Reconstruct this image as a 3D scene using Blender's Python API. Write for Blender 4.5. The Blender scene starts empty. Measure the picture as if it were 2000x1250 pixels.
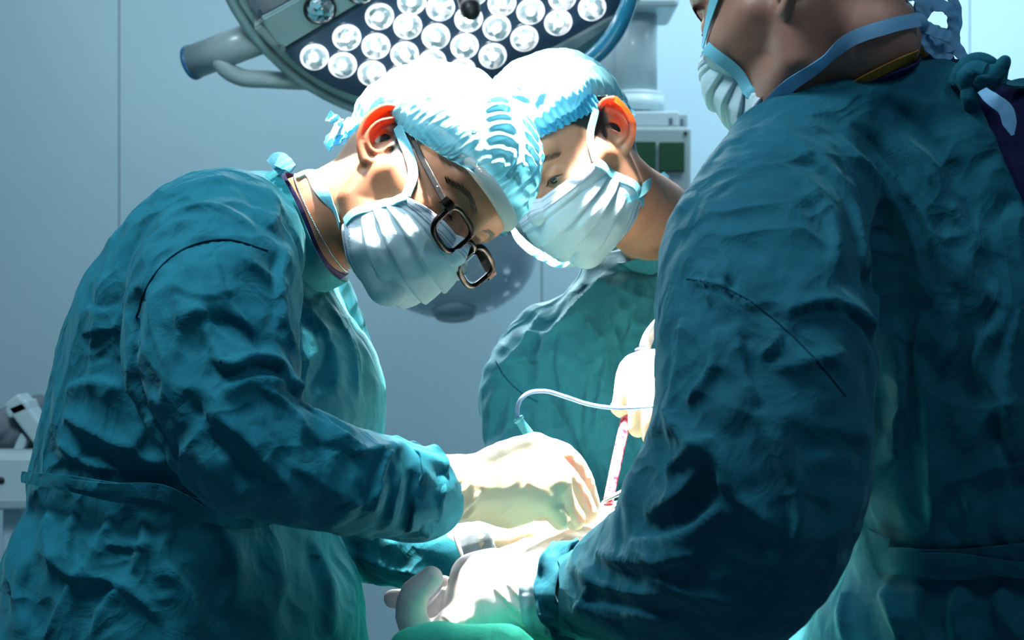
import bpy, math, random
import numpy as np
from mathutils import Vector, Matrix
from mathutils.bvhtree import BVHTree
sc = bpy.context.scene
COL = sc.collection
random.seed(4)
# ------------------------------------------------------------------ camera
F = 3333.0                      # focal length in pixels of the 2000 px wide frame
EYE = np.array([0.0, 0.0, 1.30])
cam_d = bpy.data.cameras.new('camera'); cam_d.sensor_width = 36; cam_d.lens = F/2000*36
cam_d.clip_start = .05
cam_d.dof.use_dof = True; cam_d.dof.focus_distance = 1.85; cam_d.dof.aperture_fstop = 9
cam = bpy.data.objects.new('camera', cam_d); COL.objects.link(cam)
cam.location = EYE; cam.rotation_euler = (math.pi/2, 0, 0)
sc.camera = cam
def at(px, py, d):
    return np.array([(px-1000)/F*d, d, 1.30-(py-625)/F*d])
# ------------------------------------------------------------------ light
sc.view_settings.view_transform = 'Standard'; sc.view_settings.look = 'None'
sc.view_settings.gamma = 1; sc.view_settings.use_curve_mapping = False
sc.view_settings.exposure = 0.0
w = bpy.data.worlds.new('room_air'); sc.world = w; w.use_nodes = True
w.node_tree.nodes['Background'].inputs[0].default_value = (.22, .42, .62, 1)
w.node_tree.nodes['Background'].inputs[1].default_value = 0.24
def area(name, loc, target, size, power, col, sy=None, spread=None):
    l = bpy.data.lights.new(name, 'AREA'); l.energy = power; l.color = col
    l.size = size
    if sy: l.shape = 'RECTANGLE'; l.size_y = sy
    if spread: l.spread = math.radians(spread)
    o = bpy.data.objects.new(name, l); COL.objects.link(o); o.location = loc
    o.rotation_euler = (Vector(target)-Vector(loc)).to_track_quat('-Z', 'Y').to_euler()
    return o
SITE = at(1120, 985, 1.93)
area('ceiling_light_near', (-.75, 1.35, 2.8), (-.2, 1.8, 1.2), .7, 34, (.70, .90, 1), .4)
area('ceiling_light_right', (.75, .75, 2.8), (.5, 1.7, 1.3), .7, 7, (.62, .85, 1), .4)
area('ceiling_light_back', (1.0, 3.4, 2.75), (1.3, 4.5, 1.7), 1.2, 30, (.66, .88, 1), .4, 140)
area('surgical_beam', (-.05, 1.99, 2.75), SITE+np.array([-.02, 0, 0]), .3, 43, (1, .93, .82), None, 14)
area('surgical_lamp_light', tuple(at(900, 20, 2.86)+np.array([0, -.06, -.05])), SITE, .6, 6.5, (.93, .98, 1), None, 50)
area('wall_fill_light', (-.7, 3.5, 2.8), (-.6, 4.6, 1.4), 1.6, 12, (.74, .92, 1), .4, 150)  # added fill to brighten the back wall, not a known fixture
# ------------------------------------------------------------------ naming helpers
def link(o, parent=None):
    COL.objects.link(o)
    if parent is not None: o.parent = parent
    return o
def empty(name, loc, label, cat, group=None):
    o = bpy.data.objects.new(name, None); o.empty_display_size = .05; COL.objects.link(o); o.location = Vector(loc)
    bpy.context.view_layer.update()
    o['label'] = label; o['category'] = cat
    if group: o['group'] = group
    return o
def tag(o, label, cat, group=None):
    o['label'] = label; o['category'] = cat
    if group: o['group'] = group
    return o
def wparent(o, parent):
    """parent o keeping its mesh, which is given in world coordinates, where it is"""
    o.parent = parent
    m = Matrix.Identity(4); q = parent
    loc = Vector((0, 0, 0))
    while q is not None: loc += q.location; q = q.parent
    o.location = -loc
    return o
def mesh(name, V, Fc, mat, parent=None, smooth=True, attrs=None):
    me = bpy.data.meshes.new(name)
    V = np.asarray(V, dtype=np.float32)
    if isinstance(Fc, np.ndarray):
        n = len(Fc); k = Fc.shape[1]
        me.vertices.add(len(V)); me.vertices.foreach_set('co', V.ravel())
        me.loops.add(n*k); me.loops.foreach_set('vertex_index', Fc.ravel().astype(np.int32))
        me.polygons.add(n); me.polygons.foreach_set('loop_start', np.arange(0, n*k, k, dtype=np.int32))
        me.update(calc_edges=True)
    else:
        me.from_pydata(V.tolist(), [], Fc)
    me.polygons.foreach_set('use_smooth', [smooth]*len(me.polygons))
    if mat: me.materials.append(mat)
    if attrs:
        for k_, a in attrs.items():
            at_ = me.attributes.new(k_, 'FLOAT', 'POINT'); at_.data.foreach_set('value', np.asarray(a, dtype=np.float32))
    me.update()
    o = bpy.data.objects.new(name, me); COL.objects.link(o)
    if parent is not None: wparent(o, parent)
    return o
# ------------------------------------------------------------------ noise
_rng = np.random.RandomState(7); _perm = _rng.permutation(256); _perm = np.concatenate([_perm, _perm, _perm])
_grad = _rng.normal(size=(256, 3)); _grad /= np.linalg.norm(_grad, axis=1)[:, None]
def pn(p):
    p = np.asarray(p, dtype=np.float64); i = np.floor(p).astype(int); f = p-i; i &= 255
    u = f*f*f*(f*(f*6-15)+10); r = 0
    for dx in (0, 1):
        for dy in (0, 1):
            for dz in (0, 1):
                h = _perm[_perm[_perm[(i[:, 0]+dx) & 255]+((i[:, 1]+dy) & 255)]+((i[:, 2]+dz) & 255)]
                g = _grad[h]; q = f-np.array([dx, dy, dz])
                wt = (u[:, 0] if dx else 1-u[:, 0])*(u[:, 1] if dy else 1-u[:, 1])*(u[:, 2] if dz else 1-u[:, 2])
                r = r+wt*(g*q).sum(1)
    return r
# ------------------------------------------------------------------ distance fields
def nrm(v): v = np.asarray(v, float); return v/np.linalg.norm(v)
def smin(a, b, k):
    h = np.minimum(np.maximum(.5+.5*(b-a)/k, 0), 1); return b*(1-h)+a*h-k*h*(1-h)
def smax(a, b, k): return -smin(-a, -b, k)
def rc(p, a, b, ra, rb):
    a = np.asarray(a, float); b = np.asarray(b, float); ab = b-a
    t = np.minimum(np.maximum((p@ab-a@ab)/max(ab@ab, 1e-12), 0), 1)
    q = a+t[:, None]*ab-p
    return np.sqrt(np.einsum('ij,ij->i', q, q))-(ra+(rb-ra)*t)
def ell(p, c, r, M=None):
    q = p-np.asarray(c, float)
    if M is not None: q = q@M            # columns of M are the axes
    r = np.asarray(r, float); k = np.linalg.norm(q/r, axis=1)
    k2 = np.linalg.norm(q/(r*r), axis=1)+1e-9
    return k*(k-1)/k2
def chain(p, pts, rs, k=.01):
    d = None
    for i in range(len(pts)-1):
        e = rc(p, pts[i], pts[i+1], rs[i], rs[i+1]); d = e if d is None else np.minimum(d, e)
    return d
def hermite(zq, z, v):
    z = np.asarray(z, float); v = np.asarray(v, float)
    m = np.gradient(v, z)
    i = np.clip(np.searchsorted(z, zq)-1, 0, len(z)-2); h = z[i+1]-z[i]
    t = np.clip((zq-z[i])/h, 0, 1); t2 = t*t; t3 = t2*t
    return (2*t3-3*t2+1)*v[i]+(t3-2*t2+t)*h*m[i]+(-2*t3+3*t2)*v[i+1]+(t3-t2)*h*m[i+1]
def slices(rows, power=2.3):
    """rows: (py, left px, right px, depth, half depth): a torso given by its level cross sections"""
    z, cx, cy, rx, ry = [], [], [], [], []
    for py, xl, xr, d, hd in rows:
        a = at(xl, py, d); b = at(xr, py, d)
        z.append(a[2]); cx.append((a[0]+b[0])/2); rx.append((b[0]-a[0])/2); cy.append(d); ry.append(hd)
    o = np.argsort(z); z, cx, cy, rx, ry = [np.array(q)[o] for q in (z, cx, cy, rx, ry)]
    def f(p):
        zz = np.clip(p[:, 2], z[0], z[-1])
        X, Y, A, B = [hermite(zz, z, q) for q in (cx, cy, rx, ry)]
        A = np.maximum(A, .01); B = np.maximum(B, .01)
        k = (np.abs((p[:, 0]-X)/A)**power+np.abs((p[:, 1]-Y)/B)**power)**(1/power)
        d = (k-1)*np.minimum(A, B)
        return smax(d, np.maximum(p[:, 2]-z[-1], z[0]-p[:, 2]), .03)
    return f
def surface(fn, lo, hi, h, newton=2, c=4):
    """surface nets on a sparse grid"""
    lo = np.asarray(lo, float); nb = np.ceil((np.asarray(hi)-lo)/(h*c)).astype(int)
    cx = [lo[i]+(np.arange(nb[i])+.5)*h*c for i in range(3)]
    G = np.stack(np.meshgrid(*cx, indexing='ij'), -1).reshape(-1, 3)
    d = fn(G).astype(np.float32); act = (np.abs(d) < h*c*1.9).reshape(nb)
    D = np.repeat(np.repeat(np.repeat(np.sign(d).reshape(nb)*1., c, 0), c, 1), c, 2).astype(np.float32)
    bi = np.argwhere(act); off = np.stack(np.meshgrid(*[np.arange(c)]*3, indexing='ij'), -1).reshape(-1, 3)
    I = (bi[:, None, :]*c+off[None]).reshape(-1, 3)
    for s in range(0, len(I), 600000):
        J = I[s:s+600000]; D[J[:, 0], J[:, 1], J[:, 2]] = fn(lo+(J+.5)*h)
    S = D < 0; n = D.shape
    cs = np.zeros([q-1 for q in n], bool); c0 = S[:-1, :-1, :-1]
    for a in (0, 1):
        for b in (0, 1):
            for e in (0, 1):
                cs |= S[a:n[0]-1+a, b:n[1]-1+b, e:n[2]-1+e] != c0
    cells = np.argwhere(cs); idx = -np.ones(cs.shape, np.int64); idx[cs] = np.arange(len(cells))
    acc = np.zeros((len(cells), 3)); cnt = np.zeros(len(cells))
    for ax in range(3):
        o1, o2 = [q for q in range(3) if q != ax]
        for a in (0, 1):
            for b in (0, 1):
                p0 = cells.copy(); p0[:, o1] += a; p0[:, o2] += b; p1 = p0.copy(); p1[:, ax] += 1
                d0 = D[tuple(p0.T)]; d1 = D[tuple(p1.T)]; m = (d0 < 0) != (d1 < 0)
                t = np.where(m, d0/np.where(m, d0-d1, 1), 0); q = p0.astype(float); q[:, ax] += t
                acc[m] += q[m]; cnt[m] += 1
    V = lo+(acc/cnt[:, None]+.5)*h
    quads = []
    for ax in range(3):
        o1, o2 = (ax+1) % 3, (ax+2) % 3
        sl0 = [slice(1, -1)]*3; sl0[ax] = slice(0, n[ax]-1); sl1 = list(sl0); sl1[ax] = slice(1, n[ax])
        a = S[tuple(sl0)]; b = S[tuple(sl1)]; e = np.argwhere(a != b); inside = a[tuple(e.T)]
        base = e.copy(); base[:, o1] += 1; base[:, o2] += 1
        def cell(da, db):
            q = base.copy(); q[:, o1] -= da; q[:, o2] -= db; return idx[tuple(q.T)]
        Q = np.stack([cell(1, 1), cell(0, 1), cell(0, 0), cell(1, 0)], 1)
        Q[~inside] = Q[~inside][:, ::-1]; quads.append(Q)
    Q = np.concatenate(quads); Q = Q[(Q >= 0).all(1)]
    for _ in range(newton):
        d = fn(V); g = np.stack([(fn(V+np.eye(3)[i]*h*.4)-d)/(h*.4) for i in range(3)], 1); g2 = (g*g).sum(1)+1e-6
        st = np.clip(d/np.sqrt(g2), -h*.7, h*.7); V = V-g*(st/np.sqrt(g2))[:, None]
    return V, Q
def grad(fn, V, e):
    return np.stack([(fn(V+np.eye(3)[i]*e)-fn(V-np.eye(3)[i]*e))/(2*e) for i in range(3)], 1)
def vnormals(V, Q):
    fnm = np.cross(V[Q[:, 2]]-V[Q[:, 0]], V[Q[:, 3 if Q.shape[1] == 4 else 1]]-V[Q[:, 1 if Q.shape[1] == 4 else 0]])
    if Q.shape[1] == 3: fnm = np.cross(V[Q[:, 1]]-V[Q[:, 0]], V[Q[:, 2]]-V[Q[:, 0]])
    N = np.zeros_like(V)
    for k in range(Q.shape[1]): np.add.at(N, Q[:, k], fnm)
    return N/(np.linalg.norm(N, axis=1)[:, None]+1e-12)
def bvh(V, Q): return BVHTree.FromPolygons([tuple(v) for v in V], [tuple(int(i) for i in q) for q in Q])
def hit(tree, px, py, back=False):
    d = nrm(at(px, py, 1.0)-EYE); r = tree.ray_cast(Vector(EYE), Vector(d))
    if r[0] is None:
        r = None
        return None
    return np.array(r[0])
def smooth_poly(pts, n):
    pts = np.asarray(pts, float); seg = np.r_[0, np.cumsum(np.linalg.norm(np.diff(pts, axis=0), axis=1))]
    t = np.linspace(0, seg[-1], n)
    if len(pts) < 3: return np.stack([np.interp(t, seg, pts[:, i]) for i in range(pts.shape[1])], 1)
    return np.stack([hermite(t, seg, pts[:, i]) for i in range(pts.shape[1])], 1)
def creases(V, Q, items):
    """sew folds into a cloth mesh; each fold follows a line over the body: (points, width m, height m[, one sided])"""
    tree = bvh(V, Q); N = vnormals(V, Q); D = np.zeros(len(V))
    for it in items:
        pts, wd, hh = it[:3]; side = it[3] if len(it) > 3 else 0
        pp = smooth_poly(pts, max(8, int(len(pts)*10))); q = [hit(tree, *c) for c in pp]
        q = [c for c in q if c is not None]
        if len(q) < 3: continue
        q = np.array(q)
        # keep the line from jumping between body and sleeve
        keep = [0]
        for i in range(1, len(q)):
            if abs(q[i, 1]-q[keep[-1], 1]) < .06: keep.append(i)
        q = q[keep]
        if len(q) < 3: continue
        R = wd*3.2
        m = np.where(((V > q.min(0)-R) & (V < q.max(0)+R)).all(1))[0]
        if not len(m): continue
        P = V[m]; dd = np.linalg.norm(P[:, None, :]-q[None], axis=2); j = dd.argmin(1); dist = dd[np.arange(len(m)), j]
        tan = np.gradient(q, axis=0); tan /= np.linalg.norm(tan, axis=1)[:, None]+1e-9
        vec = P-q[j]; vec = vec-(vec*tan[j]).sum(1)[:, None]*tan[j]
        sd = np.cross(tan[j], N[m]); s = (vec*sd).sum(1)
        t = j/(len(q)-1); tp = np.clip(np.minimum(t, 1-t)*5, 0, 1)**.6; tp = np.where(dist > wd*2.8, 0, tp)
        al = np.linalg.norm(P-q[j], axis=1)
        fall = np.exp(-((al/wd)**2+.03)**.5*1.25)*1.2
        if side: prof = fall-.5*np.exp(-(((s-side*1.25*wd)**2+np.maximum(al**2-s**2, 0))/wd**2))
        else: prof = fall
        D[m] += hh*prof*tp
    return D, N
# ------------------------------------------------------------------ cloth: slack cloth buckles over the figure and hangs
def edges_of(Q):
    k = Q.shape[1]; E = np.concatenate([np.stack([Q[:, i], Q[:, (i+1) % k]], 1) for i in range(k)]); E.sort(1)
    return np.unique(E, axis=0)
def cloth(V, Q, fn, slack, iters=120, inner=.016, outer=.02, grav=.00012, bend=.17, hold=.02, tether=.035, fixed=None, seed=None):
    n = len(V); E = edges_of(Q); Dg = np.concatenate([Q[:, [0, 2]], Q[:, [1, 3]]])
    C = np.concatenate([E, Dg]); i, j = C[:, 0], C[:, 1]
    d = V[j]-V[i]; L0 = np.linalg.norm(d, axis=1); dr = d/L0[:, None]; L = L0*slack((V[i]+V[j])/2, dr)
    cnt = np.bincount(i, minlength=n)+np.bincount(j, minlength=n)
    ec = np.bincount(E[:, 0], minlength=n)+np.bincount(E[:, 1], minlength=n)
    def add(idx, w_): return np.stack([np.bincount(idx, w_[:, c], minlength=n) for c in range(3)], 1)
    def lap(X):
        s = add(E[:, 0], X[E[:, 1]])+add(E[:, 1], X[E[:, 0]]); return s/np.maximum(ec, 1)[:, None]-X
    X = V.copy() if seed is None else V+vnormals(V, Q)*seed[:, None]
    X0 = X.copy(); vel = np.zeros_like(X); stiff = np.r_[np.ones(len(E)), np.full(len(Dg), .45)]
    for it in range(iters):
        prev = X.copy(); X = X+vel*.85; X[:, 2] -= grav
        for s in range(2):
            d = X[j]-X[i]; l = np.linalg.norm(d, axis=1)+1e-9
            c_ = (d*((l-L)/l*.5*stiff)[:, None])
            X = X+(add(i, c_)-add(j, c_))/np.maximum(cnt, 1)[:, None]*2.6
        Lp = lap(X); X = X-lap(Lp)*bend
        if it % 10 == 0:
            f0 = fn(X)
            G = np.stack([(fn(X+np.eye(3)[i]*.004)-f0)/.004 for i in range(3)], 1); g2 = np.linalg.norm(G, axis=1)+1e-6; G /= g2[:, None]; base = X.copy(); dist = f0/np.maximum(g2, .4)
        dd = dist+((X-base)*G).sum(1)
        push = np.where(dd < -inner, -inner-dd, 0)+np.where(dd > outer, (outer-dd)*.5, 0)-hold*dd*.3
        X = X+G*push[:, None]+(X0-X)*tether
        if fixed is not None: X[fixed] = prev[fixed]
        vel = np.clip(X-prev, -.002, .002)
    return X
def subdivided(V, Q, lv=1):
    o = mesh('tmp', V, Q, None); md = o.modifiers.new('s', 'SUBSURF'); md.levels = lv; md.render_levels = lv
    bpy.context.view_layer.update()
    ev = o.evaluated_get(bpy.context.evaluated_depsgraph_get()); me = ev.to_mesh()
    V2 = np.empty(len(me.vertices)*3, np.float32); me.vertices.foreach_get('co', V2)
    Q2 = np.empty(len(me.loops), np.int32); me.loops.foreach_get('vertex_index', Q2)
    ev.to_mesh_clear(); md_ = o.data; bpy.data.objects.remove(o); bpy.data.meshes.remove(md_)
    return V2.reshape(-1, 3).astype(float), Q2.reshape(-1, 4)
# ------------------------------------------------------------------ materials
def mat(name, col=(.8, .8, .8), rough=.5, metal=0, spec=.5, emit=None, es=0, trans=0, alpha=1, sss=0, sssr=(1, .3, .2), sheen=0, coat=0):
    m = bpy.data.materials.new(name); m.use_nodes = True
    b = m.node_tree.nodes['Principled BSDF']; i = b.inputs
    i['Base Color'].default_value = (*col, 1); i['Roughness'].default_value = rough; i['Metallic'].default_value = metal
    i['Specular IOR Level'].default_value = spec; i['Transmission Weight'].default_value = trans; i['Alpha'].default_value = alpha
    i['Subsurface Weight'].default_value = sss; i['Subsurface Radius'].default_value = sssr; i['Subsurface Scale'].default_value = .01
    i['Sheen Weight'].default_value = sheen; i['Coat Weight'].default_value = coat
    if emit: i['Emission Color'].default_value = (*emit, 1); i['Emission Strength'].default_value = es
    return m
class NT:
    def __init__(s, m): s.m = m; s.t = m.node_tree; s.b = s.t.nodes['Principled BSDF']; s.out = s.t.nodes['Material Output']
    def n(s, t, **k):
        x = s.t.nodes.new(t)
        for a, v in k.items():
            if a.startswith('i_'):
                key = a[2:]; key = int(key) if key.isdigit() else key.replace('_', ' ')
                x.inputs[key].default_value = v
            else: setattr(x, a, v)
        return x
    def l(s, a, b): s.t.links.new(a, b)
    def coord(s, scale=(1, 1, 1)):
        c = s.n('ShaderNodeTexCoord'); m = s.n('ShaderNodeMapping'); m.inputs['Scale'].default_value = scale
        s.l(c.outputs['Object'], m.inputs['Vector']); return m.outputs[0]
    def noise(s, vec, scale, detail=3, rough=.5, dist=0):
        x = s.n('ShaderNodeTexNoise'); x.inputs['Scale'].default_value = scale; x.inputs['Detail'].default_value = detail
        x.inputs['Roughness'].default_value = rough; x.inputs['Distortion'].default_value = dist; s.l(vec, x.inputs['Vector']); return x.outputs[0]
    def ramp(s, fac, stops):
        r = s.n('ShaderNodeValToRGB'); e = r.color_ramp.elements
        while len(e) < len(stops): e.new(.5)
        for k, (p, c) in enumerate(stops): e[k].position = p; e[k].color = (*c, 1)
        s.l(fac, r.inputs[0]); return r.outputs[0]
    def bump(s, h, strength=.3, dist=.001, prev=None):
        b = s.n('ShaderNodeBump'); b.inputs['Strength'].default_value = strength; b.inputs['Distance'].default_value = dist
        s.l(h, b.inputs['Height'])
        if prev: s.l(prev, b.inputs['Normal'])
        return b.outputs[0]
def cloth_mat(name, c0, c1, rough=.82, weave=900, wrinkle=.0025, sheen=.15):
    m = mat(name, c0, rough, spec=.18, sheen=sheen); k = NT(m); v = k.coord()
    k.l(k.ramp(k.noise(v, 9, 4), [(.3, c0), (.7, c1)]), k.b.inputs['Base Color'])
    k.b.inputs['Sheen Tint'].default_value = (.3, .8, .9, 1)
    n1 = k.noise(v, 22, 4, .55, 1.2)
    r = k.n('ShaderNodeMath', operation='SUBTRACT'); k.l(n1, r.inputs[0]); r.inputs[1].default_value = .5
    a = k.n('ShaderNodeMath', operation='ABSOLUTE'); k.l(r.outputs[0], a.inputs[0])
    b1 = k.bump(a.outputs[0], .55, wrinkle*2)
    vo = k.n('ShaderNodeTexVoronoi', feature='SMOOTH_F1'); vo.inputs['Scale'].default_value = 17; vo.inputs['Smoothness'].default_value = .12
    nd = k.n('ShaderNodeTexNoise'); nd.inputs['Scale'].default_value = 7; nd.inputs['Detail'].default_value = 2; k.l(v, nd.inputs['Vector'])
    ad = k.n('ShaderNodeMixRGB', blend_type='ADD'); ad.inputs[0].default_value = .22; k.l(v, ad.inputs[1]); k.l(nd.outputs['Color'], ad.inputs[2]); k.l(ad.outputs[0], vo.inputs['Vector'])
    b1 = k.bump(vo.outputs['Distance'], .50 if wrinkle > .002 else .2, .020, b1)
    v2 = k.n('ShaderNodeTexVoronoi', feature='SMOOTH_F1'); v2.inputs['Scale'].default_value = 34; v2.inputs['Smoothness'].default_value = .1
    mp = k.n('ShaderNodeMapping'); mp.inputs['Scale'].default_value = (1, 1, .45); mp.inputs['Rotation'].default_value = (.3, .5, .2); k.l(ad.outputs[0], mp.inputs['Vector']); k.l(mp.outputs[0], v2.inputs['Vector'])
    b1 = k.bump(v2.outputs['Distance'], .42 if wrinkle > .002 else .1, .009, b1)
    b2 = k.bump(k.noise(v, weave, 2), .25, .0006, b1)
    k.l(b2, k.b.inputs['Normal']); return m
M = {}
M['gown1'] = cloth_mat('teal_gown_cloth', (.003, .118, .172), (.005, .148, .205))
M['gown2'] = cloth_mat('green_teal_gown_cloth', (.006, .082, .112), (.010, .104, .136))
M['gown3'] = cloth_mat('shaded_teal_gown_cloth', (.002, .075, .115), (.004, .095, .14))  # third gown: its dimmer light is put into a darker base colour
M['collar'] = cloth_mat('collar_cloth', (.006, .15, .18), (.008, .17, .21))
M['navy'] = cloth_mat('navy_scrub_cloth', (.010, .010, .05), (.014, .014, .07), wrinkle=.0015, sheen=0)
M['mustard'] = cloth_mat('mustard_trim_cloth', (.30, .13, .02), (.36, .17, .03), sheen=0)
def nonwoven(name, col, tcol, tw=.4, bump=.5, dots=1400, alpha=1):
    m = mat(name, col, .75, spec=.25); k = NT(m); v = k.coord()
    k.l(k.bump(k.noise(v, dots, 2), bump, .0006, k.bump(k.noise(v, 90, 3), .3, .0015)), k.b.inputs['Normal'])
    t = k.n('ShaderNodeBsdfTranslucent'); t.inputs[0].default_value = (*tcol, 1)
    mx = k.n('ShaderNodeMixShader'); mx.inputs[0].default_value = tw
    k.l(k.b.outputs[0], mx.inputs[1]); k.l(t.outputs[0], mx.inputs[2]); last = mx
    if alpha < 1:
        tr = k.n('ShaderNodeBsdfTransparent'); m2 = k.n('ShaderNodeMixShader'); m2.inputs[0].default_value = alpha
        k.l(tr.outputs[0], m2.inputs[1]); k.l(mx.outputs[0], m2.inputs[2]); last = m2
    k.l(last.outputs[0], k.out.inputs[0]); return m
M['cap'] = nonwoven('bouffant_cap_film', (.27, .62, .70), (.16, .60, .80), .32, .9, alpha=.92)
M['cap_fold'] = nonwoven('bouffant_cap_double_film', (.08, .52, .80), (.08, .50, .85), .35, .6)
M['mask'] = nonwoven('mask_fabric', (.62, .78, .82), (.6, .75, .8), .18, .5)
M['mask_strip'] = nonwoven('mask_edge_fabric', (.72, .80, .88), (.6, .7, .8), .15, .4)
M['binding'] = nonwoven('blue_binding_tape', (.22, .62, .74), (.2, .6, .75), .2, .6)
M['tie3'] = nonwoven('blue_tie_tape', (.26, .52, .74), (.3, .65, .9), .3, .6)
M['gauze'] = nonwoven('white_gauze', (.93, .91, .87), (.95, .9, .85), .35, 1.0, 500)
def skin_mat(name, c, dark, hairc=(.012, .009, .008)):
    m = mat(name, c, .48, spec=.4, sss=.12, sssr=(1, .35, .2)); k = NT(m); v = k.coord()
    base = k.ramp(k.noise(v, 28, 4, .6), [(.35, dark), (.65, c)])
    def attr(nm): a = k.n('ShaderNodeAttribute'); a.attribute_name = nm; return a.outputs['Fac']
    # short hair and stubble: fine dark specks whose density follows the hair attribute
    sp = k.noise(v, 850, 2, .6)
    th = k.n('ShaderNodeMath', operation='ADD'); k.l(sp, th.inputs[0]); k.l(attr('hair'), th.inputs[1])
    th2 = k.n('ShaderNodeMapRange'); k.l(th.outputs[0], th2.inputs[0]); th2.inputs[1].default_value = .78; th2.inputs[2].default_value = 1.02
    mx = k.n('ShaderNodeMix', data_type='RGBA'); k.l(th2.outputs[0], mx.inputs[0]); k.l(base, mx.inputs[6]); mx.inputs[7].default_value = (*hairc, 1)
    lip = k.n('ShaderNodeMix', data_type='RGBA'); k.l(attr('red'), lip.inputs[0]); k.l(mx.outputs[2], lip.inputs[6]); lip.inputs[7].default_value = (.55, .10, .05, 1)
    k.l(lip.outputs[2], k.b.inputs['Base Color'])
    k.l(k.bump(k.noise(v, 700, 3), .18, .0004), k.b.inputs['Normal'])
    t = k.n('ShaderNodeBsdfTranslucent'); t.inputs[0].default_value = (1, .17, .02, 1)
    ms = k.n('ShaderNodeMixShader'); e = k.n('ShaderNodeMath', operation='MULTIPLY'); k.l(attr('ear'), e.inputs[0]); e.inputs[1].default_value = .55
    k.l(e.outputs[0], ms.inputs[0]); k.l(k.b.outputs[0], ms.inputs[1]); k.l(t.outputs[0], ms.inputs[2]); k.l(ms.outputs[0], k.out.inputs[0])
    return m
M['skin1'] = skin_mat('skin_warm', (.46, .20, .105), (.36, .145, .075))
M['skin2'] = skin_mat('skin_light', (.48, .23, .14), (.40, .175, .105))
M['skin3'] = skin_mat('skin_tan', (.36, .17, .12), (.29, .13, .09))
M['eye'] = mat('eye_white', (.7, .66, .62), .12, coat=1)
M['iris'] = mat('dark_brown_iris', (.03, .012, .006), .08, coat=1)
M['brow'] = mat('brow_hair', (.02, .014, .011), .7, spec=.2)
M['hair'] = mat('black_hair', (.014, .011, .010), .6, spec=.35)
m_ = M['hair']; k_ = NT(m_); k_.l(k_.bump(k_.noise(k_.coord((1, 1, .15)), 500, 3), .9, .002), k_.b.inputs['Normal'])
def glove_mat(name, c):
    m = mat(name, c, .42, spec=.4, sss=.35, sssr=(1, .45, .2)); k = NT(m); v = k.coord()
    k.l(k.bump(k.noise(v, 60, 4, .5, 1), .35, .0015, k.bump(k.noise(v, 900, 2), .1, .0003)), k.b.inputs['Normal']); return m
M['glove'] = glove_mat('latex_glove', (.90, .72, .50))
M['glove_white'] = glove_mat('white_latex_glove', (.74, .68, .66))
M['cuff'] = cloth_mat('grey_knit_cuff', (.28, .36, .42), (.36, .44, .50), wrinkle=.001, sheen=0)
M['black'] = mat('glossy_black_acetate', (.004, .004, .004), .35, spec=.08)
k_ = NT(M['black']); k_.l(k_.ramp(k_.noise(k_.coord(), 130, 2), [(.60, (.003, .003, .003)), (.80, (.02, .007, .004))]), k_.b.inputs['Base Color'])
M['lens'] = mat('spectacle_lens', (1, 1, 1), .0, trans=1); NT(M['lens']).b.inputs['IOR'].default_value = 1.08
M['silver'] = mat('silver', (.75, .75, .72), .22, 1)
M['wall'] = mat('wall_panel_paint', (.36, .49, .58), .55, spec=.25)
k_ = NT(M['wall']); k_.l(k_.ramp(k_.noise(k_.coord(), 1.2, 3), [(.3, (.35, .50, .57)), (.7, (.39, .54, .61))]), k_.b.inputs['Base Color'])
k_.l(k_.bump(k_.noise(k_.coord(), 160, 2), .08, .001), k_.b.inputs['Normal'])
M['joint'] = mat('wall_joint', (.42, .55, .64), .7)
M['floor'] = mat('vinyl_floor', (.16, .28, .30), .4)
k_ = NT(M['floor']); k_.l(k_.ramp(k_.noise(k_.coord(), 40, 5), [(.4, (.13, .24, .26)), (.6, (.19, .31, .33))]), k_.b.inputs['Base Color'])
M['ceil'] = mat('ceiling_paint', (.6, .68, .72), .7)
M['lampbody'] = mat('grey_green_enamel', (.32, .46, .46), .32, coat=.3)
M['lamppanel'] = mat('dark_blue_glass_panel', (.045, .085, .14), .10, coat=1)
M['greypaint'] = mat('pale_grey_paint', (.33, .42, .43), .35, coat=.2)
M['whitepaint'] = mat('white_enamel', (.50, .62, .66), .38, coat=.2)
M['bluecap'] = mat('blue_plastic', (.02, .13, .28), .3)
M['bluehandle'] = mat('blue_gloss_handle', (.02, .22, .36), .15, coat=1)
M['led'] = mat('lit_led', (1, 1, 1), .2, emit=(.93, .98, 1), es=14)
M['lensglass'] = mat('moulded_led_lens', (.95, 1, 1), .04, trans=1, emit=(.75, .93, 1), es=.55)
M['facet'] = mat('reflector_facets', (.7, .85, .9), .12, 1, emit=(.8, .95, 1), es=1.2)
M['ring'] = mat('lit_lens_ring', (.9, .95, 1), .3, emit=(.95, .99, 1), es=1.1)
M['darkglass'] = mat('unlit_led_glass', (.03, .09, .12), .06, coat=1)
M['facet_off'] = mat('unlit_facets', (.18, .42, .48), .1, 1)
M['blackrub'] = mat('black_rubber', (.012, .012, .014), .45)
M['greensock'] = mat('green_socket_plate', (.004, .06, .02), .5)
M['purple'] = mat('violet_blue_plastic', (.12, .16, .50), .25, coat=.4)
M['whitehose'] = mat('white_silicone_hose', (.85, .85, .86), .3, coat=.3)
M['bluecable'] = mat('pale_blue_cable', (.28, .46, .75), .35)
M['lightblue'] = mat('light_blue_plastic', (.10, .55, .72), .3)
M['steel'] = mat('surgical_steel', (.75, .70, .62), .25, 1)
M['drape'] = cloth_mat('green_drape', (.006, .17, .125), (.01, .21, .16), sheen=0)
M['whitedrape'] = cloth_mat('white_gauze_drape', (.72, .74, .70), (.78, .80, .76), sheen=0)
M['seam'] = mat('dark_teal_seam', (.001, .03, .05), .9, spec=.05)
M['stitch'] = mat('grey_stitching', (.10, .14, .22), .7)
M['print'] = mat('grey_print', (.28, .38, .48), .7)
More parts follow.
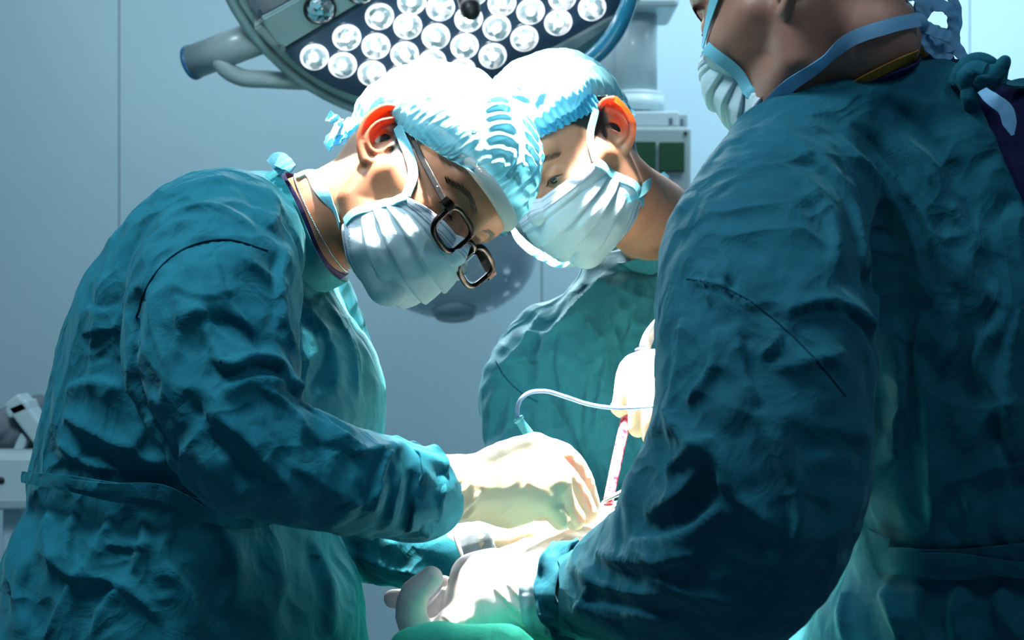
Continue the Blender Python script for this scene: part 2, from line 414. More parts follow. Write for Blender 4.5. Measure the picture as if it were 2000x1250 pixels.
m = mat('bloody_clear_tube', (.9, .5, .55), .18, trans=.25, coat=.5); k = NT(m); M['tube'] = m
v = k.coord()
k.l(k.ramp(k.noise(v, 130, 5, .65), [(.34, (.75, .52, .56)), (.48, (.62, .14, .20)), (.60, (.32, .01, .03))]), k.b.inputs['Base Color'])
m = mat('clear_dome_plastic', (.62, .76, .86), .16, trans=.30, coat=1); NT(m).b.inputs['IOR'].default_value = 1.18; M['dome'] = m
# ------------------------------------------------------------------ shape helpers
import bmesh
def from_bm(name, bm, mt, parent=None, smooth=False):
    me = bpy.data.meshes.new(name); bm.to_mesh(me); bm.free()
    if mt: me.materials.append(mt)
    me.polygons.foreach_set('use_smooth', [smooth]*len(me.polygons))
    o = bpy.data.objects.new(name, me); COL.objects.link(o)
    if parent is not None: wparent(o, parent)
    return o
def frame_to(d, up=(0, 0, 1)):
    z = nrm(d); u = np.array(up, float)
    if abs(z@u) > .97: u = np.array([0, 1., 0])
    x = nrm(np.cross(u, z)); y = np.cross(z, x)
    return np.stack([x, y, z], 1)
def box(name, c, s, mt, parent=None, bev=.004, R=None, seg=2):
    bm = bmesh.new(); bmesh.ops.create_cube(bm, size=1)
    for v in bm.verts: v.co = Vector((v.co.x*s[0], v.co.y*s[1], v.co.z*s[2]))
    if bev: bmesh.ops.bevel(bm, geom=bm.edges[:], offset=bev, segments=seg, affect='EDGES', profile=.5)
    R = np.eye(3) if R is None else R
    for v in bm.verts: v.co = Vector(R@np.array(v.co)+np.asarray(c))
    return from_bm(name, bm, mt, parent, False)
def lathe(name, prof, c, axis, mt, parent=None, n=40, smooth=True):
    """prof: (radius, height) pairs along axis"""
    R = frame_to(axis); V = []; Fc = []
    for r, h in prof:
        for k in range(n):
            a = 2*math.pi*k/n; V.append(np.asarray(c)+R@np.array([r*math.cos(a), r*math.sin(a), h]))
    for i in range(len(prof)-1):
        for k in range(n):
            k2 = (k+1) % n; Fc.append((i*n+k, i*n+k2, (i+1)*n+k2, (i+1)*n+k))
    o = mesh(name, np.array(V), np.array(Fc), mt, parent, smooth); return o
def tube(name, pts, r, mt, parent=None, n=12, res=8, cap=True, prof=None, smooth=True):
    pts = smooth_poly(pts, max(2, (len(pts)-1)*res+1)) if len(pts) > 2 else np.asarray(pts, float)
    m = len(pts); T = np.gradient(pts, axis=0); T /= np.linalg.norm(T, axis=1)[:, None]+1e-12
    x = frame_to(T[0])[:, 0]; V = []; Fc = []
    rs = np.full(m, r) if np.isscalar(r) else np.interp(np.linspace(0, 1, m), np.linspace(0, 1, len(r)), r)
    for i in range(m):
        x = nrm(x-T[i]*(x@T[i])); y = np.cross(T[i], x)
        for k in range(n):
            a = 2*math.pi*k/n; V.append(pts[i]+rs[i]*(math.cos(a)*x+math.sin(a)*y))
    for i in range(m-1):
        for k in range(n):
            k2 = (k+1) % n; Fc.append((i*n+k, i*n+k2, (i+1)*n+k2, (i+1)*n+k))
    if cap:
        Fc.append(tuple(range(n))[::-1]); Fc.append(tuple((m-1)*n+k for k in range(n)))
    return mesh(name, np.array(V), Fc, mt, parent, smooth)
def ribbon(name, pts, width, mt, parent=None, nor=None, thick=.0012, res=8, twist=None, wav=0):
    """flat tape along pts; nor: face normals at the points"""
    pts = np.asarray(pts, float); m = (len(pts)-1)*res+1; P = smooth_poly(pts, m)
    T = np.gradient(P, axis=0); T /= np.linalg.norm(T, axis=1)[:, None]+1e-12
    nor = np.asarray(nor if nor is not None else [(0, -1, 0)]*len(pts), float)
    Nn = np.stack([np.interp(np.linspace(0, 1, m), np.linspace(0, 1, len(nor)), nor[:, i]) for i in range(3)], 1)
    ws = np.full(m, width) if np.isscalar(width) else np.interp(np.linspace(0, 1, m), np.linspace(0, 1, len(width)), width)
    V = []; Fc = []
    for i in range(m):
        n_ = Nn[i]-T[i]*(Nn[i]@T[i]); n_ = nrm(n_); s = np.cross(T[i], n_)
        for q in (-.5, -.17, .17, .5):
            o = wav*math.sin(i*1.3+q*4)
            V.append(P[i]+s*ws[i]*q+n_*(o+thick/2*(1-abs(q)))); 
        for q in (.5, .17, -.17, -.5): V.append(P[i]+s*ws[i]*q+n_*(wav*math.sin(i*1.3+q*4)-thick/2))
    for i in range(m-1):
        for k in range(8):
            k2 = (k+1) % 8; Fc.append((i*8+k, (i+1)*8+k, (i+1)*8+k2, i*8+k2))
    Fc += [tuple(range(8)), tuple(range((m-1)*8, m*8))[::-1]]
    o = mesh(name, np.array(V), Fc, mt, parent, True); o.data.set_sharp_from_angle(angle=math.radians(38)); return o
def prism(name, poly, nvec, t, mt, parent=None, bev=.002):
    """flat outline (3d points) given a thickness t along nvec"""
    nvec = nrm(nvec); bm = bmesh.new(); a = [bm.verts.new(Vector(p)) for p in poly]; b = [bm.verts.new(Vector(np.asarray(p)-nvec*t)) for p in poly]
    bm.faces.new(a); bm.faces.new(b[::-1]); n = len(a)
    for i in range(n): bm.faces.new((a[i], b[i], b[(i+1) % n], a[(i+1) % n]))
    bmesh.ops.recalc_face_normals(bm, faces=bm.faces[:])
    if bev: bmesh.ops.bevel(bm, geom=[e for e in bm.edges if len(e.link_faces) == 2 and e.calc_face_angle(0) > .6], offset=bev, segments=2, affect='EDGES')
    bmesh.ops.triangulate(bm, faces=[f for f in bm.faces if len(f.verts) > 4])
    return from_bm(name, bm, mt, parent)
def struct(o): o['kind'] = 'structure'; return o
# ------------------------------------------------------------------ the room
WY = 4.6
struct(box('floor', (0, 1.4, -.05), (8, 7, .1), M['floor'], None, 0))
struct(box('ceiling', (0, 1.4, 2.95), (8, 7, .1), M['ceil'], None, 0))
wb = struct(box('wall_back', (0, WY+.075, 1.45), (8, .1, 2.9), M['joint'], None, 0))
seams = [-4.0, -3.354, -2.207, -1.06, .08, 1.235, 2.39, 3.54, 4.0]
for a, b in zip(seams[:-1], seams[1:]):
    box('wall_panel', ((a+b)/2, WY+.015, 1.45), (b-a-.002, .03, 2.9), M['wall'], wb, .003)
struct(box('baseboard_back', (0, WY-.012, .06), (8, .024, .12), M['joint'], None, .003))
# ------------------------------------------------------------------ surgical lamp
LC = at(845, -60, 2.86); LN = nrm(SITE-LC)
lamp = empty('surgical_lamp', LC, 'round grey-green surgical lamp with rows of lit white lights above the surgeons', 'lamp')
def pl(px, py, off=0):
    d = nrm(at(px, py, 1)-EYE); return EYE+d*(((LC+LN*off-EYE)@LN)/(d@LN))
def plc(pts, off=0): return [pl(x, y, off) for x, y in pts]
cc = pl(845, -205); circ = []
rad = [np.linalg.norm(pl(845+445*math.cos(a), -205+445*math.sin(a))-cc) for a in (0, math.pi/2)]
outer = [(845+445*math.cos(a), -205+445*math.sin(a)) for a in np.linspace(0, 2*math.pi, 73)[:-1]]
prism('lamp_housing', plc(outer, -.012), LN, .075, M['lampbody'], lamp, .012)
tube('lamp_rim', plc(outer+outer[:2], -.016), .008, M['lampbody'], lamp, 10, 1, False)
prism('led_panel', plc([(556, 99), (566, 113), (585, 131), (610, 149), (650, 172), (690, 187), (727, 196), (800, 203), (880, 190), (960, 160), (1067, 104), (1191, 36), (1225, 0), (1255, -60), (1150, -180), (900, -110), (760, -24)], .006), LN, .02, M['lamppanel'], lamp, .002)
prism('led_panel', plc([(478, -3), (490, 20), (502, 36), (585, -6), (900, -175), (900, -400), (600, -340), (480, -200)], .006), LN, .02, M['lamppanel'], lamp, .002)
prism('centre_bar', plc([(506, 40), (530, 72), (552, 96), (760, -28), (1000, -165), (960, -230), (800, -165), (590, -6)], .014), LN, .03, M['lampbody'], lamp, .003)
prism('panel_trim', plc([(1050, 119), (1105, 112), (1172, 66), (1205, 36), (1195, 34), (1067, 104)], .012), LN, .02, M['greypaint'], lamp, .002)
for pts in ([(503, 38), (511, 34), (516, 42), (508, 46)], [(545, 92), (553, 88), (560, 97), (552, 101)]):
    prism('clip', plc(pts, .020), LN, .02, M['silver'], lamp, .001)
prism('hinge_block', plc([(495, 57), (513, 44), (549, 88), (528, 94)], .016), LN, .05, M['greypaint'], lamp, .004)
# led lenses: a moulded lens dome with facets in a lit ring
def facets_mat(name, base, lo, hi):
    m = mat(name, base, .08, coat=1); k = NT(m); v = k.coord()
    vo = k.n('ShaderNodeTexVoronoi'); vo.inputs['Scale'].default_value = 105; k.l(v, vo.inputs['Vector'])
    k.l(k.ramp(vo.outputs['Color'], [(.36, tuple(lo)), (.52, tuple(.5*np.array(lo)+.3)), (.66, tuple(hi))]), k.b.inputs['Base Color' if name == 'unlit_lens' else 'Emission Color'])
    if name != 'unlit_lens': k.b.inputs['Emission Strength'].default_value = .85
    k.l(k.bump(vo.outputs['Distance'], .6, .004), k.b.inputs['Normal']); return m
M['lens_on'] = facets_mat('lit_lens', (.5, .6, .62), (.05, .12, .14), (1, 1, 1))
M['lens_off'] = facets_mat('unlit_lens', (.05, .15, .18), (.01, .05, .07), (.25, .6, .68))
def led(px, py, on=True, r=.0218):
    c = pl(px, py, .006 if on else .016)
    k = lathe('led_lens', [(r*.98, .0), (r*.97, .006), (r*.86, .012), (r*.6, .0165), (r*.3, .0185), (.0001, .019)], c, LN, M['lens_on' if on else 'lens_off'], lamp, 28)
    g = lathe('lens_ring', [(r*1.12, .0), (r*1.12, .004), (r*1.06, .007), (r*.99, .006), (r*.98, .0)], c, LN, M['ring' if on else 'blackrub'], None, 28)
    g.parent = k; g.location = -Vector(lamp.location)*0
    if on:
        s = lathe('led_core', [(r*.30, .017), (r*.28, .021), (r*.15, .023), (.0001, .0235)], c+pl(px-3, py-9)-pl(px, py), LN, M['led'], None, 16)
        s.parent = k
    return k
leds = [(614, 110), (669, 126), (726, 142), (779, 154), (677, 72), (734, 89), (790, 105), (844, 120), (902, 137), (741, 31), (796, 50), (851, 70), (907, 89), (962, 108),
        (804, 2), (860, 14), (915, 36), (970, 53), (1024, 74), (980, 5), (1036, 21), (1090, 43), (1098, -6), (1156, 14), (925, -16), (1040, -32), (868, -37), (984, -50), (1160, -40), (1100, -58), (840, 172)]
for x, y in leds: led(x, y)
led(625, 17, False, .025); led(705, -22, False, .025)
# black sterile handle in the middle
hp = pl(896, -62, .0)
lathe('handle', [(.0001, 0), (.03, 0), (.03, .02), (.015, .03), (.0145, .08)]+[(.0165+.0008*(k % 2), .085+.005*k) for k in range(11)]+[(.0165, .14), (.0135, .143), (.0125, .150), (.0001, .151)], hp, LN, M['blackrub'], lamp, 20)
# joint cylinder with blue cap, bent arm behind the lamp
a = at(378, 121, 2.99); b = at(512, 70, 2.935)
tube('joint_cylinder', [a, b], .030, M['greypaint'], lamp, 32)
tube('blue_end_cap', [a-nrm(b-a)*.006, a+nrm(b-a)*.001], .0312, M['bluecap'], lamp, 32)
tube('lamp_arm', [at(425, 112, 2.96), at(442, 136, 2.96), at(470, 151, 2.97), at(520, 155, 2.98), at(640, 158, 3.02), at(760, 120, 3.15), at(830, -60, 3.2)], .0155, M['greypaint'], lamp, 16)
tube('ceiling_arm', [at(830, -60, 3.2), at(830, -400, 3.2), np.array([at(830, 0, 3.2)[0], 3.2, 2.9])], .03, M['greypaint'], lamp, 16)
# blue curved handle beyond the rim
tube('curved_handle', [at(1090, 146, 2.95), at(1135, 128, 2.95), at(1172, 100, 2.94), at(1200, 66, 2.93), at(1222, 22, 2.92), at(1238, -40, 2.92)], [.010, .014, .0155, .0155, .0145, .013], M['bluehandle'], lamp, 16)
# ------------------------------------------------------------------ second lamp: clear dome behind the two surgeons
c = at(884, 500, 3.55)
dl = empty('dome_lamp', c+np.array([0, 0, .05]), 'clear bowl-shaped plastic lamp head hanging behind the two masked faces', 'lamp')
R_ = .176; prof = []
ax = nrm(np.array([.05, -.35, -1]))
for k in range(15):
    t = k/14*math.pi/2; prof.append((R_*math.cos(t)+1e-4, .125*math.sin(t)))
V_ = lathe('dome_cover', prof, c, ax, M['dome'], dl, 64)
lathe('dome_rim', [(R_, -.02), (R_+.004, -.018), (R_+.004, .004), (R_-.002, .006)], c, ax, M['greypaint'], dl, 64)
lathe('lamp_back', [(.0001, -.08), (.06, -.08), (.13, -.055), (R_, -.02)], c, ax, M['whitepaint'], dl, 48)
lathe('reflector', [(R_-.01, -.005), (.135, .035), (.09, .06), (.04, .07), (.0001, .072)], c, ax, mat('soft_grey_reflector', (.42, .54, .62), .35, .1), dl, 48)
lathe('dome_handle', [(.0001, .11), (.045, .108), (.047, .122), (.040, .134), (.0001, .136)], c, ax, mat('smoky_plastic', (.24, .32, .37), .25), dl, 32)
for k in range(7):
    t = 1.66+k*.09; rr = R_*(.55+.25*((k*7) % 5)/5)
    q = c+frame_to(ax)@np.array([rr*math.cos(t*3.1), rr*math.sin(t*3.1), .05])
    lathe('small_led', [(.007, 0), (.006, .004), (.0001, .005)], q, ax, mat('soft_led', (.8, .9, 1), .2, emit=(.7, .85, 1), es=.9) if k == 0 else bpy.data.materials['soft_led'], dl, 12)
tube('hanging_arm', [c+np.array([0, 0, .07]), c+np.array([0, .03, .3]), c+np.array([0, .03, 1.3])], .022, M['greypaint'], dl, 16)
# ------------------------------------------------------------------ ceiling pendant with socket box
D = 3.8; pc = at(1243, 215, D)
pen = empty('ceiling_pendant', pc, 'white ceiling pendant column with a grey socket box and two green plates', 'medical pendant')
def pbox(name, x0, y0, x1, y1, d, th, mt, par, bev=.004):
    a = at(x0, y0, d); b = at(x1, y1, d); return box(name, ((a[0]+b[0])/2, d+th/2, (a[2]+b[2])/2), (abs(b[0]-a[0]), th, abs(a[2]-b[2])), mt, par, bev)
def vcyl(name, xc, y0, y1, r, mt, par, d=D+.1):
    z0 = at(xc, y1, d)[2]; z1 = at(xc, y0, d)[2]; x = at(xc, 0, d)[0]
    return lathe(name, [(.0001, 0), (r, 0), (r, z1-z0), (.0001, z1-z0)], (x, d, z0), (0, 0, 1), mt, par, 48)
vcyl('column', 1243, 8, 186, .0475, M['whitepaint'], pen)
vcyl('column_shroud', 1196, 8, 200, .035, M['whitepaint'], pen, D+.22)
vcyl('flange', 1243, 181, 190, .058, M['whitepaint'], pen)
vcyl('flange', 1243, 189, 218, .063, M['whitepaint'], pen)
pbox('top_housing', 1190, -120, 1328, 12, D-.02, .26, M['whitepaint'], pen, .012)
vcyl('ceiling_tube', 1240, -520, -110, .06, M['whitepaint'], pen, D+.12)
pbox('upper_block', 1180, 217, 1326, 248, D-.02, .2, M['whitepaint'], pen, .004)
pbox('side_block', 1320, 222, 1343, 248, D+.02, .1, M['greypaint'], pen, .003)
pbox('slot', 1307, 230, 1314, 243, D-.022, .01, M['stitch'], pen, .001)
pbox('slot', 1330, 232, 1335, 246, D+.017, .01, M['stitch'], pen, .001)
bx_ = pbox('socket_box', 1188, 247, 1350, 470, D-.03, .2, M['greypaint'], pen, .008)
pbox('socket_plate', 1231, 276, 1281, 335, D-.037, .012, M['greensock'], pen, .002)
pbox('socket_plate', 1288, 277, 1337, 335, D-.037, .012, M['greensock'], pen, .002)
for x, y in ((1224, 260), (1339, 260), (1341, 391)):
    lathe('screw', [(.0045, 0), (.004, .002), (.0001, .0025)], at(x, y, D-.031), (0, -1, 0), M['blackrub'], pen, 12)
lathe('knob', [(.017, 0), (.017, .01), (.013, .018), (.011, .012), (.0001, .012)], at(1312, 375, D-.031), (0, -1, 0), M['blackrub'], pen, 28)
lathe('knob_dot', [(.004, .012), (.0001, .015)], at(1308, 378, D-.031), (0, -1, 0), M['lightblue'], pen, 12)
# ------------------------------------------------------------------ equipment at the left edge
D = 3.2
tr = empty('trolley', (at(20, 940, D)[0], D, 0), 'white trolley rail at the left edge behind the first surgeon', 'trolley')
pbox('rail', -320, 880, 150, 998, D, .16, M['whitepaint'], tr, .018)
for x in (-240, 24):
    a = at(x, 995, D+.06); box('post', (a[0], D+.08, a[2]/2), (.035, .05, a[2]), M['joint'], tr, .004)
    box('foot', (a[0], D+.08, .03), (.07, .5, .05), M['greypaint'], tr, .01)
lathe('bolt_hole', [(.006, 0), (.006, .003), (.0001, .003)], at(3, 938, D-.001), (0, -1, 0), M['blackrub'], tr, 16)
dv = empty('monitor_arm', at(30, 880, D+.08), 'pale bracket with a grey cushion resting on the white trolley rail', 'medical arm')
R1 = frame_to((0, -1, 0)); ang = math.radians(-52)
R1 = np.array([[math.cos(ang), 0, -math.sin(ang)], [0, 1, 0], [math.sin(ang), 0, math.cos(ang)]])
box('bracket', at(62, 818, D+.05), (.10, .07, .036), M['whitepaint'], dv, .006, R1)
ang = math.radians(22); R1 = np.array([[math.cos(ang), 0, -math.sin(ang)], [0, 1, 0], [math.sin(ang), 0, math.cos(ang)]])
box('bracket_top', at(44, 797, D+.05), (.045, .07, .022), M['whitepaint'], dv, .005, R1)
f = lambda p: smin(smin(ell(p, at(20, 836, D+.1), (.045, .06, .042)), ell(p, at(60, 850, D+.1), (.045, .05, .026)), .03), ell(p, at(75, 800, D+.16), (.03, .04, .03)), .02)
V, Q = surface(f, at(20, 850, D+.1)-.12, at(20, 850, D+.1)+.16, .008)
mesh('cushion', V, Q, cloth_mat('grey_padding', (.13, .16, .19), (.17, .20, .23), sheen=0), dv)
prism('wedge', [at(25, 879, D+.03), at(40, 845, D+.03), at(52, 860, D+.03), at(44, 879, D+.03)], (0, -1, 0), .03, M['whitepaint'], dv)
# ------------------------------------------------------------------ people: the figures' gowns are grown as distance fields
P1 = empty('person', (at(360, 900, 1.95)[0], 1.95, 0), 'masked surgeon in black glasses leaning over from the left, teal gown', 'person', None)
P2 = empty('person', (at(1260, 900, 2.4)[0], 2.4, 0), 'masked surgeon facing us between the other two, glowing red ear, green-teal gown', 'person')
P3 = empty('person', (at(1850, 900, 1.75)[0], 1.75, 0), 'surgeon seen from behind at the right in a shaded teal gown tied at the neck', 'person')
def stack(fs, k):
    def f(p):
        d = fs[0](p)
        for g in fs[1:]: d = smin(d, g(p), k)
        return d
    return f
def limb(pts, rs, k=.02, sq=None):
    P = smooth_poly(pts, (len(pts)-1)*5+1); seg = np.linspace(0, 1, len(P)); r = hermite(seg*(len(rs)-1), np.arange(len(rs)), rs) if len(rs) > 2 else np.interp(seg, [0, 1], rs)
    return lambda p: chain(p, P, r)
def ridged(V, f, st=(1, 1, 1), warp=.6, off=0):
    p = V*f; w_ = np.stack([pn(p*.6+o) for o in (11.3+off, 47.1+off, 83.9+off)], 1)
    p = (p+w_*warp)*np.asarray(st)
    return 1-2.2*np.abs(pn(p+off))
def crumple(V, f, st=(1, 1, 1), off=0, warp=.35):
    """distance to the nearest of scattered points: flat facets that meet in sharp raised creases"""
    p = V*f; p = (p+warp*np.stack([pn(p*.7+o+off) for o in (3.3, 31.7, 71.9)], 1)*2)*np.asarray(st)+off; c = np.floor(p).astype(int)
    best = np.full(len(V), 9.)
    for a in (-1, 0, 1):
        for b in (-1, 0, 1):
            for e in (-1, 0, 1):
                k = c+np.array([a, b, e]); h = _perm[_perm[_perm[k[:, 0] & 255]+(k[:, 1] & 255)]+(k[:, 2] & 255)]
                q = k+np.stack([_perm[h], _perm[h+37], _perm[h+91]], 1)/256.
                best = np.minimum(best, np.linalg.norm(p-q, axis=1))
    return best-.5
def wrinkles(V, amp=1., st=(1, 1, .55), off=0):
    return amp*(.0055*(ridged(V, 7, st, .9, off)-.45)+.0035*(ridged(V, 14, st, 1.0, off+5)-.45)+.0012*(ridged(V, 33, (1, 1, 1), .8, off+9)-.4))
def axis_slack(arms, hor=.10, ver=.02, along=.12, around=.04):
    """how much longer than the body the cloth is, by direction; arms: the sleeves' centre lines"""
    P = [smooth_poly(a, 30) for a, r in arms]; T = [np.gradient(p, axis=0) for p in P]; T = [t/np.linalg.norm(t, axis=1)[:, None] for t in T]
    def f(m, d):
        base = 1+hor*(1-d[:, 2]**2)+ver*d[:, 2]**2
        for (a, r), p, t in zip(arms, P, T):
            dd = np.linalg.norm(m[:, None]-p[None], axis=2); k = dd.argmin(1); w_ = np.clip((r*1.25-dd.min(1))/(r*.2), 0, 1)
            c = (d*t[k]).sum(1)**2; base = base*(1-w_)+w_*(1+along*c+around*(1-c))
        return base
    return f
def gown(name, fn, lo, hi, h, mt, parent, folds, amp, off, slack, st=(1, 1, .55), cut=None, iters=50, kf=.55):
    V, Q = surface(fn, lo, hi, h*1.75)
    D, N = creases(V, Q, folds)
    fb = (V[:, 2] < lo[2]+.03)
    X = cloth(V, Q, lambda p: fn(p)+.006, slack, iters=iters, seed=D*.8+wrinkles(V, amp*1.1, st, off))
    X, Q = subdivided(X, Q, 1)
    N = vnormals(X, Q)
    D2, _ = creases(X, Q, [(f_[0], f_[1]*.5, f_[2]*.55)+tuple(f_[3:]) for f_ in folds])
    md = .35+.65*np.clip(pn(X*5+off)*2+.6, 0, 1)
    X = X+N*(D2+amp*md*(.0095*crumple(X, 12, st, off)+.0065*crumple(X, 27, (1, 1, .8), off+4)+.0012*ridged(X, 45, (1, 1, .7), 1.0, off+9)))[:, None]
    o = mesh(name, X, Q, mt, parent)
    return o, X, Q
# ---- first surgeon
T1 = slices([(330, 430, 520, 1.93, .06), (352, 378, 560, 1.93, .12), (400, 305, 590, 1.94, .175), (480, 232, 615, 1.95, .195), (560, 180, 650, 1.95, .20), (700, 128, 735, 1.95, .20), (850, 88, 742, 1.95, .19), (930, 76, 705, 1.95, .18), (975, 72, 660, 1.95, .178), (1040, 38, 655, 1.95, .19), (1130, 6, 695, 1.95, .20), (1250, -38, 712, 1.95, .21), (1500, -80, 720, 1.95, .22)], 2.2)
P_A1 = [at(445, 482, 1.80), at(415, 600, 1.71), at(430, 750, 1.66), at(490, 865, 1.63), at(620, 915, 1.65), at(740, 945, 1.70), at(815, 962, 1.735)]
A1 = limb(P_A1, [.080, .085, .085, .072, .058, .050, .046])
P_B1 = [at(520, 500, 2.08), at(600, 700, 2.13), at(620, 900, 2.13), at(690, 1030, 2.08), at(800, 1075, 2.0), at(896, 1088, 1.965)]
B1 = limb(P_B1, [.08, .08, .072, .062, .044, .037])
fA = lambda p: smin(smin(T1(p), A1(p), .018), B1(p), .02)
folds1 = [
 ([(360, 480), (430, 468), (520, 490)], .004, -.004), ([(290, 560), (310, 510), (360, 480)], .004, -.004),
 ([(268, 560), (262, 640), (265, 740), (300, 830), (345, 900)], .012, -.018),
 ([(410, 690), (450, 715), (500, 700), (545, 710), (560, 745)], .010, .020, 1),
 ([(350, 640), (385, 610), (420, 680), (440, 700)], .010, .013, 1),
 ([(395, 620), (470, 640), (520, 690)], .012, -.014),
 ([(560, 740), (600, 765), (640, 775), (650, 800)], .011, .016, 1),
 ([(430, 770), (500, 745), (560, 748)], .012, .012, 1),
 ([(400, 800), (470, 850), (540, 930), (600, 980)], .013, .010, 1),
 ([(360, 760), (420, 860), (500, 940)], .014, -.010),
 ([(500, 750), (560, 790), (610, 850)], .008, .008, 1),
 ([(560, 770), (620, 810), (680, 850), (720, 870)], .008, .009, -1),
 ([(590, 860), (660, 880), (720, 900)], .008, -.008), ([(560, 900), (650, 960), (740, 1000)], .010, .008, 1),
 ([(730, 1000), (745, 930), (770, 880), (790, 862)], .008, .011, 1), ([(700, 1010), (725, 940), (750, 885)], .007, -.009),
 ([(760, 1030), (775, 960), (785, 900)], .007, .009, 1), ([(800, 1020), (800, 970), (805, 920)], .006, -.006),
 ([(640, 890), (720, 880), (775, 865)], .007, .007, 1), ([(650, 1000), (720, 975), (760, 940)], .008, .008, -1),
 ([(540, 590), (560, 560), (565, 500)], .007, .007, 1), ([(500, 400), (530, 440), (545, 400), (520, 360)], .008, .007, 1),
 ([(545, 400), (580, 470), (590, 560), (600, 640)], .010, -.010), ([(560, 480), (545, 560), (560, 640), (590, 720)], .010, .010, 1),
 ([(600, 490), (585, 560), (600, 620)], .008, .008, 1), ([(620, 620), (650, 680), (655, 760)], .008, .008, 1), ([(650, 600), (690, 680), (700, 780)], .008, .008, -1), ([(600, 760), (640, 700), (650, 650)], .008, -.007),
 ([(330, 420), (400, 395), (460, 420), (500, 450)], .010, .006, 1), ([(260, 500), (330, 440), (400, 420)], .012, .006, -1),
 ([(370, 480), (345, 560), (350, 640), (340, 700)], .008, .007, 1), ([(420, 500), (440, 580), (490, 640)], .008, .007, -1), ([(470, 500), (540, 560), (550, 640)], .009, .008, 1),
 ([(290, 560), (300, 640), (320, 720), (310, 790)], .009, .006, 1), ([(330, 560), (400, 580), (470, 560)], .007, .005, 1),
 ([(160, 650), (220, 640), (250, 625)], .008, .006, 1), ([(165, 600), (200, 610), (235, 600)], .007, .006, -1), ([(130, 760), (180, 745), (240, 760)], .011, .009, -1),
 ([(120, 810), (190, 850), (260, 870), (280, 830)], .012, .013, 1), ([(110, 860), (160, 900), (240, 920)], .010, .008, 1), ([(250, 870), (290, 900), (340, 905)], .011, .012, 1),
 ([(200, 560), (185, 640), (175, 760)], .010, .006, 1), ([(230, 580), (215, 650), (225, 720)], .008, -.003), ([(150, 900), (200, 880), (230, 910)], .008, -.006),
 ([(95, 1000), (90, 1060), (100, 1110)], .010, .010, 1), ([(150, 990), (130, 1080), (140, 1130)], .012, .010, -1), ([(220, 1000), (190, 1060), (160, 1110), (145, 1125)], .010, .010, 1), ([(280, 1005), (275, 1070), (255, 1120)], .011, .011, 1),
 ([(90, 1090), (140, 1125), (200, 1130), (260, 1160), (320, 1220)], .009, .010, 1), ([(340, 1000), (320, 1080), (380, 1180), (400, 1250)], .012, .009, -1), ([(200, 1060), (260, 1070), (300, 1060)], .008, .007, 1),
 ([(420, 1010), (460, 1100), (430, 1200)], .013, .010, 1), ([(520, 1020), (540, 1120), (520, 1240)], .016, .012, -1), ([(600, 1040), (640, 1130), (650, 1240)], .016, .012, 1), ([(240, 1140), (190, 1200), (180, 1250)], .012, .009, 1), ([(60, 1080), (40, 1160), (50, 1240)], .012, .009, -1), ([(140, 1130), (110, 1190), (90, 1250)], .009, .007, 1),
 ([(700, 1040), (760, 1060), (830, 1100)], .010, .010, 1), ([(680, 1080), (760, 1110), (860, 1130)], .011, .011, 1), ([(820, 1030), (850, 1060), (890, 1070)], .007, .007, 1), ([(780, 1050), (820, 1085), (885, 1105)], .008, -.008)]
g1, V1, Q1 = gown('gown', fA, (at(-90, 0, 1.95)[0], 1.52, .80), (at(930, 0, 1.95)[0], 2.30, 1.50), .0042, M['gown1'], P1, folds1, .75, 6.4, axis_slack([(P_A1, .13), (P_B1, .09)]))
# ---- second surgeon
T2 = slices([(470, 1190, 1420, 2.42, .05), (500, 1150, 1440, 2.42, .08), (540, 1128, 1480, 2.42, .11), (600, 1072, 1560, 2.42, .13), (680, 1012, 1620, 2.42, .14), (800, 985, 1600, 2.42, .145), (950, 985, 1580, 2.42, .145), (1100, 975, 1580, 2.42, .15), (1300, 960, 1600, 2.42, .16)], 2.3)
P_A2 = [at(1075, 660, 2.42), at(1025, 730, 2.40), at(1018, 850, 2.36), at(1040, 960, 2.28), at(1130, 1010, 2.2)]
A2 = limb(P_A2, [.055, .056, .050, .045, .04])
B2 = limb([at(1500, 620, 2.35), at(1520, 760, 2.25), at(1440, 820, 2.12), at(1370, 790, 2.06)], [.08, .075, .06, .045])
fB = lambda p: smin(smin(T2(p), A2(p), .02), B2(p), .03)
folds2 = [
 ([(1185, 530), (1120, 600), (1060, 680), (1050, 760)], .010, .010, 1), ([(1060, 600), (1010, 680), (975, 715)], .008, .006, 1), ([(975, 710), (1010, 760), (1060, 790)], .007, -.007),
 ([(1000, 700), (1060, 700), (1090, 680)], .008, .007, 1), ([(1020, 650), (1070, 650), (1110, 620)], .008, .007, -1),
 ([(1100, 640), (1090, 720), (1110, 800), (1140, 900)], .010, .009, 1), ([(1140, 620), (1180, 680), (1170, 780), (1160, 860)], .010, .010, 1), ([(1180, 680), (1140, 750), (1135, 840)], .009, .009, -1),
 ([(1240, 540), (1230, 640), (1200, 700)], .009, .007, 1), ([(1230, 600), (1215, 700), (1220, 830)], .009, -.009), ([(1200, 590), (1260, 640), (1300, 640)], .009, .008, 1),
 ([(1060, 770), (1110, 850), (1145, 930)], .010, -.012), ([(1090, 700), (1150, 720), (1200, 760)], .008, .007, 1), ([(1230, 870), (1240, 930), (1250, 980)], .008, .008, 1),
 ([(1000, 760), (990, 830), (985, 900)], .009, .008, 1), ([(1040, 790), (1030, 850), (1040, 900)], .009, .008, -1), ([(1180, 900), (1200, 960), (1190, 1000)], .009, .007, 1), ([(1150, 520), (1230, 530), (1330, 500)], .005, -.004), ([(1300, 520), (1280, 600), (1250, 700)], .010, .008, -1)]
g2, V2, Q2 = gown('gown', fB, (at(930, 0, 2.4)[0], 1.98, .78), (at(1640, 0, 2.4)[0], 2.60, 1.44), .0046, M['gown2'], P2, folds2, .75, 21, axis_slack([(P_A2, .08)], .08, .03))
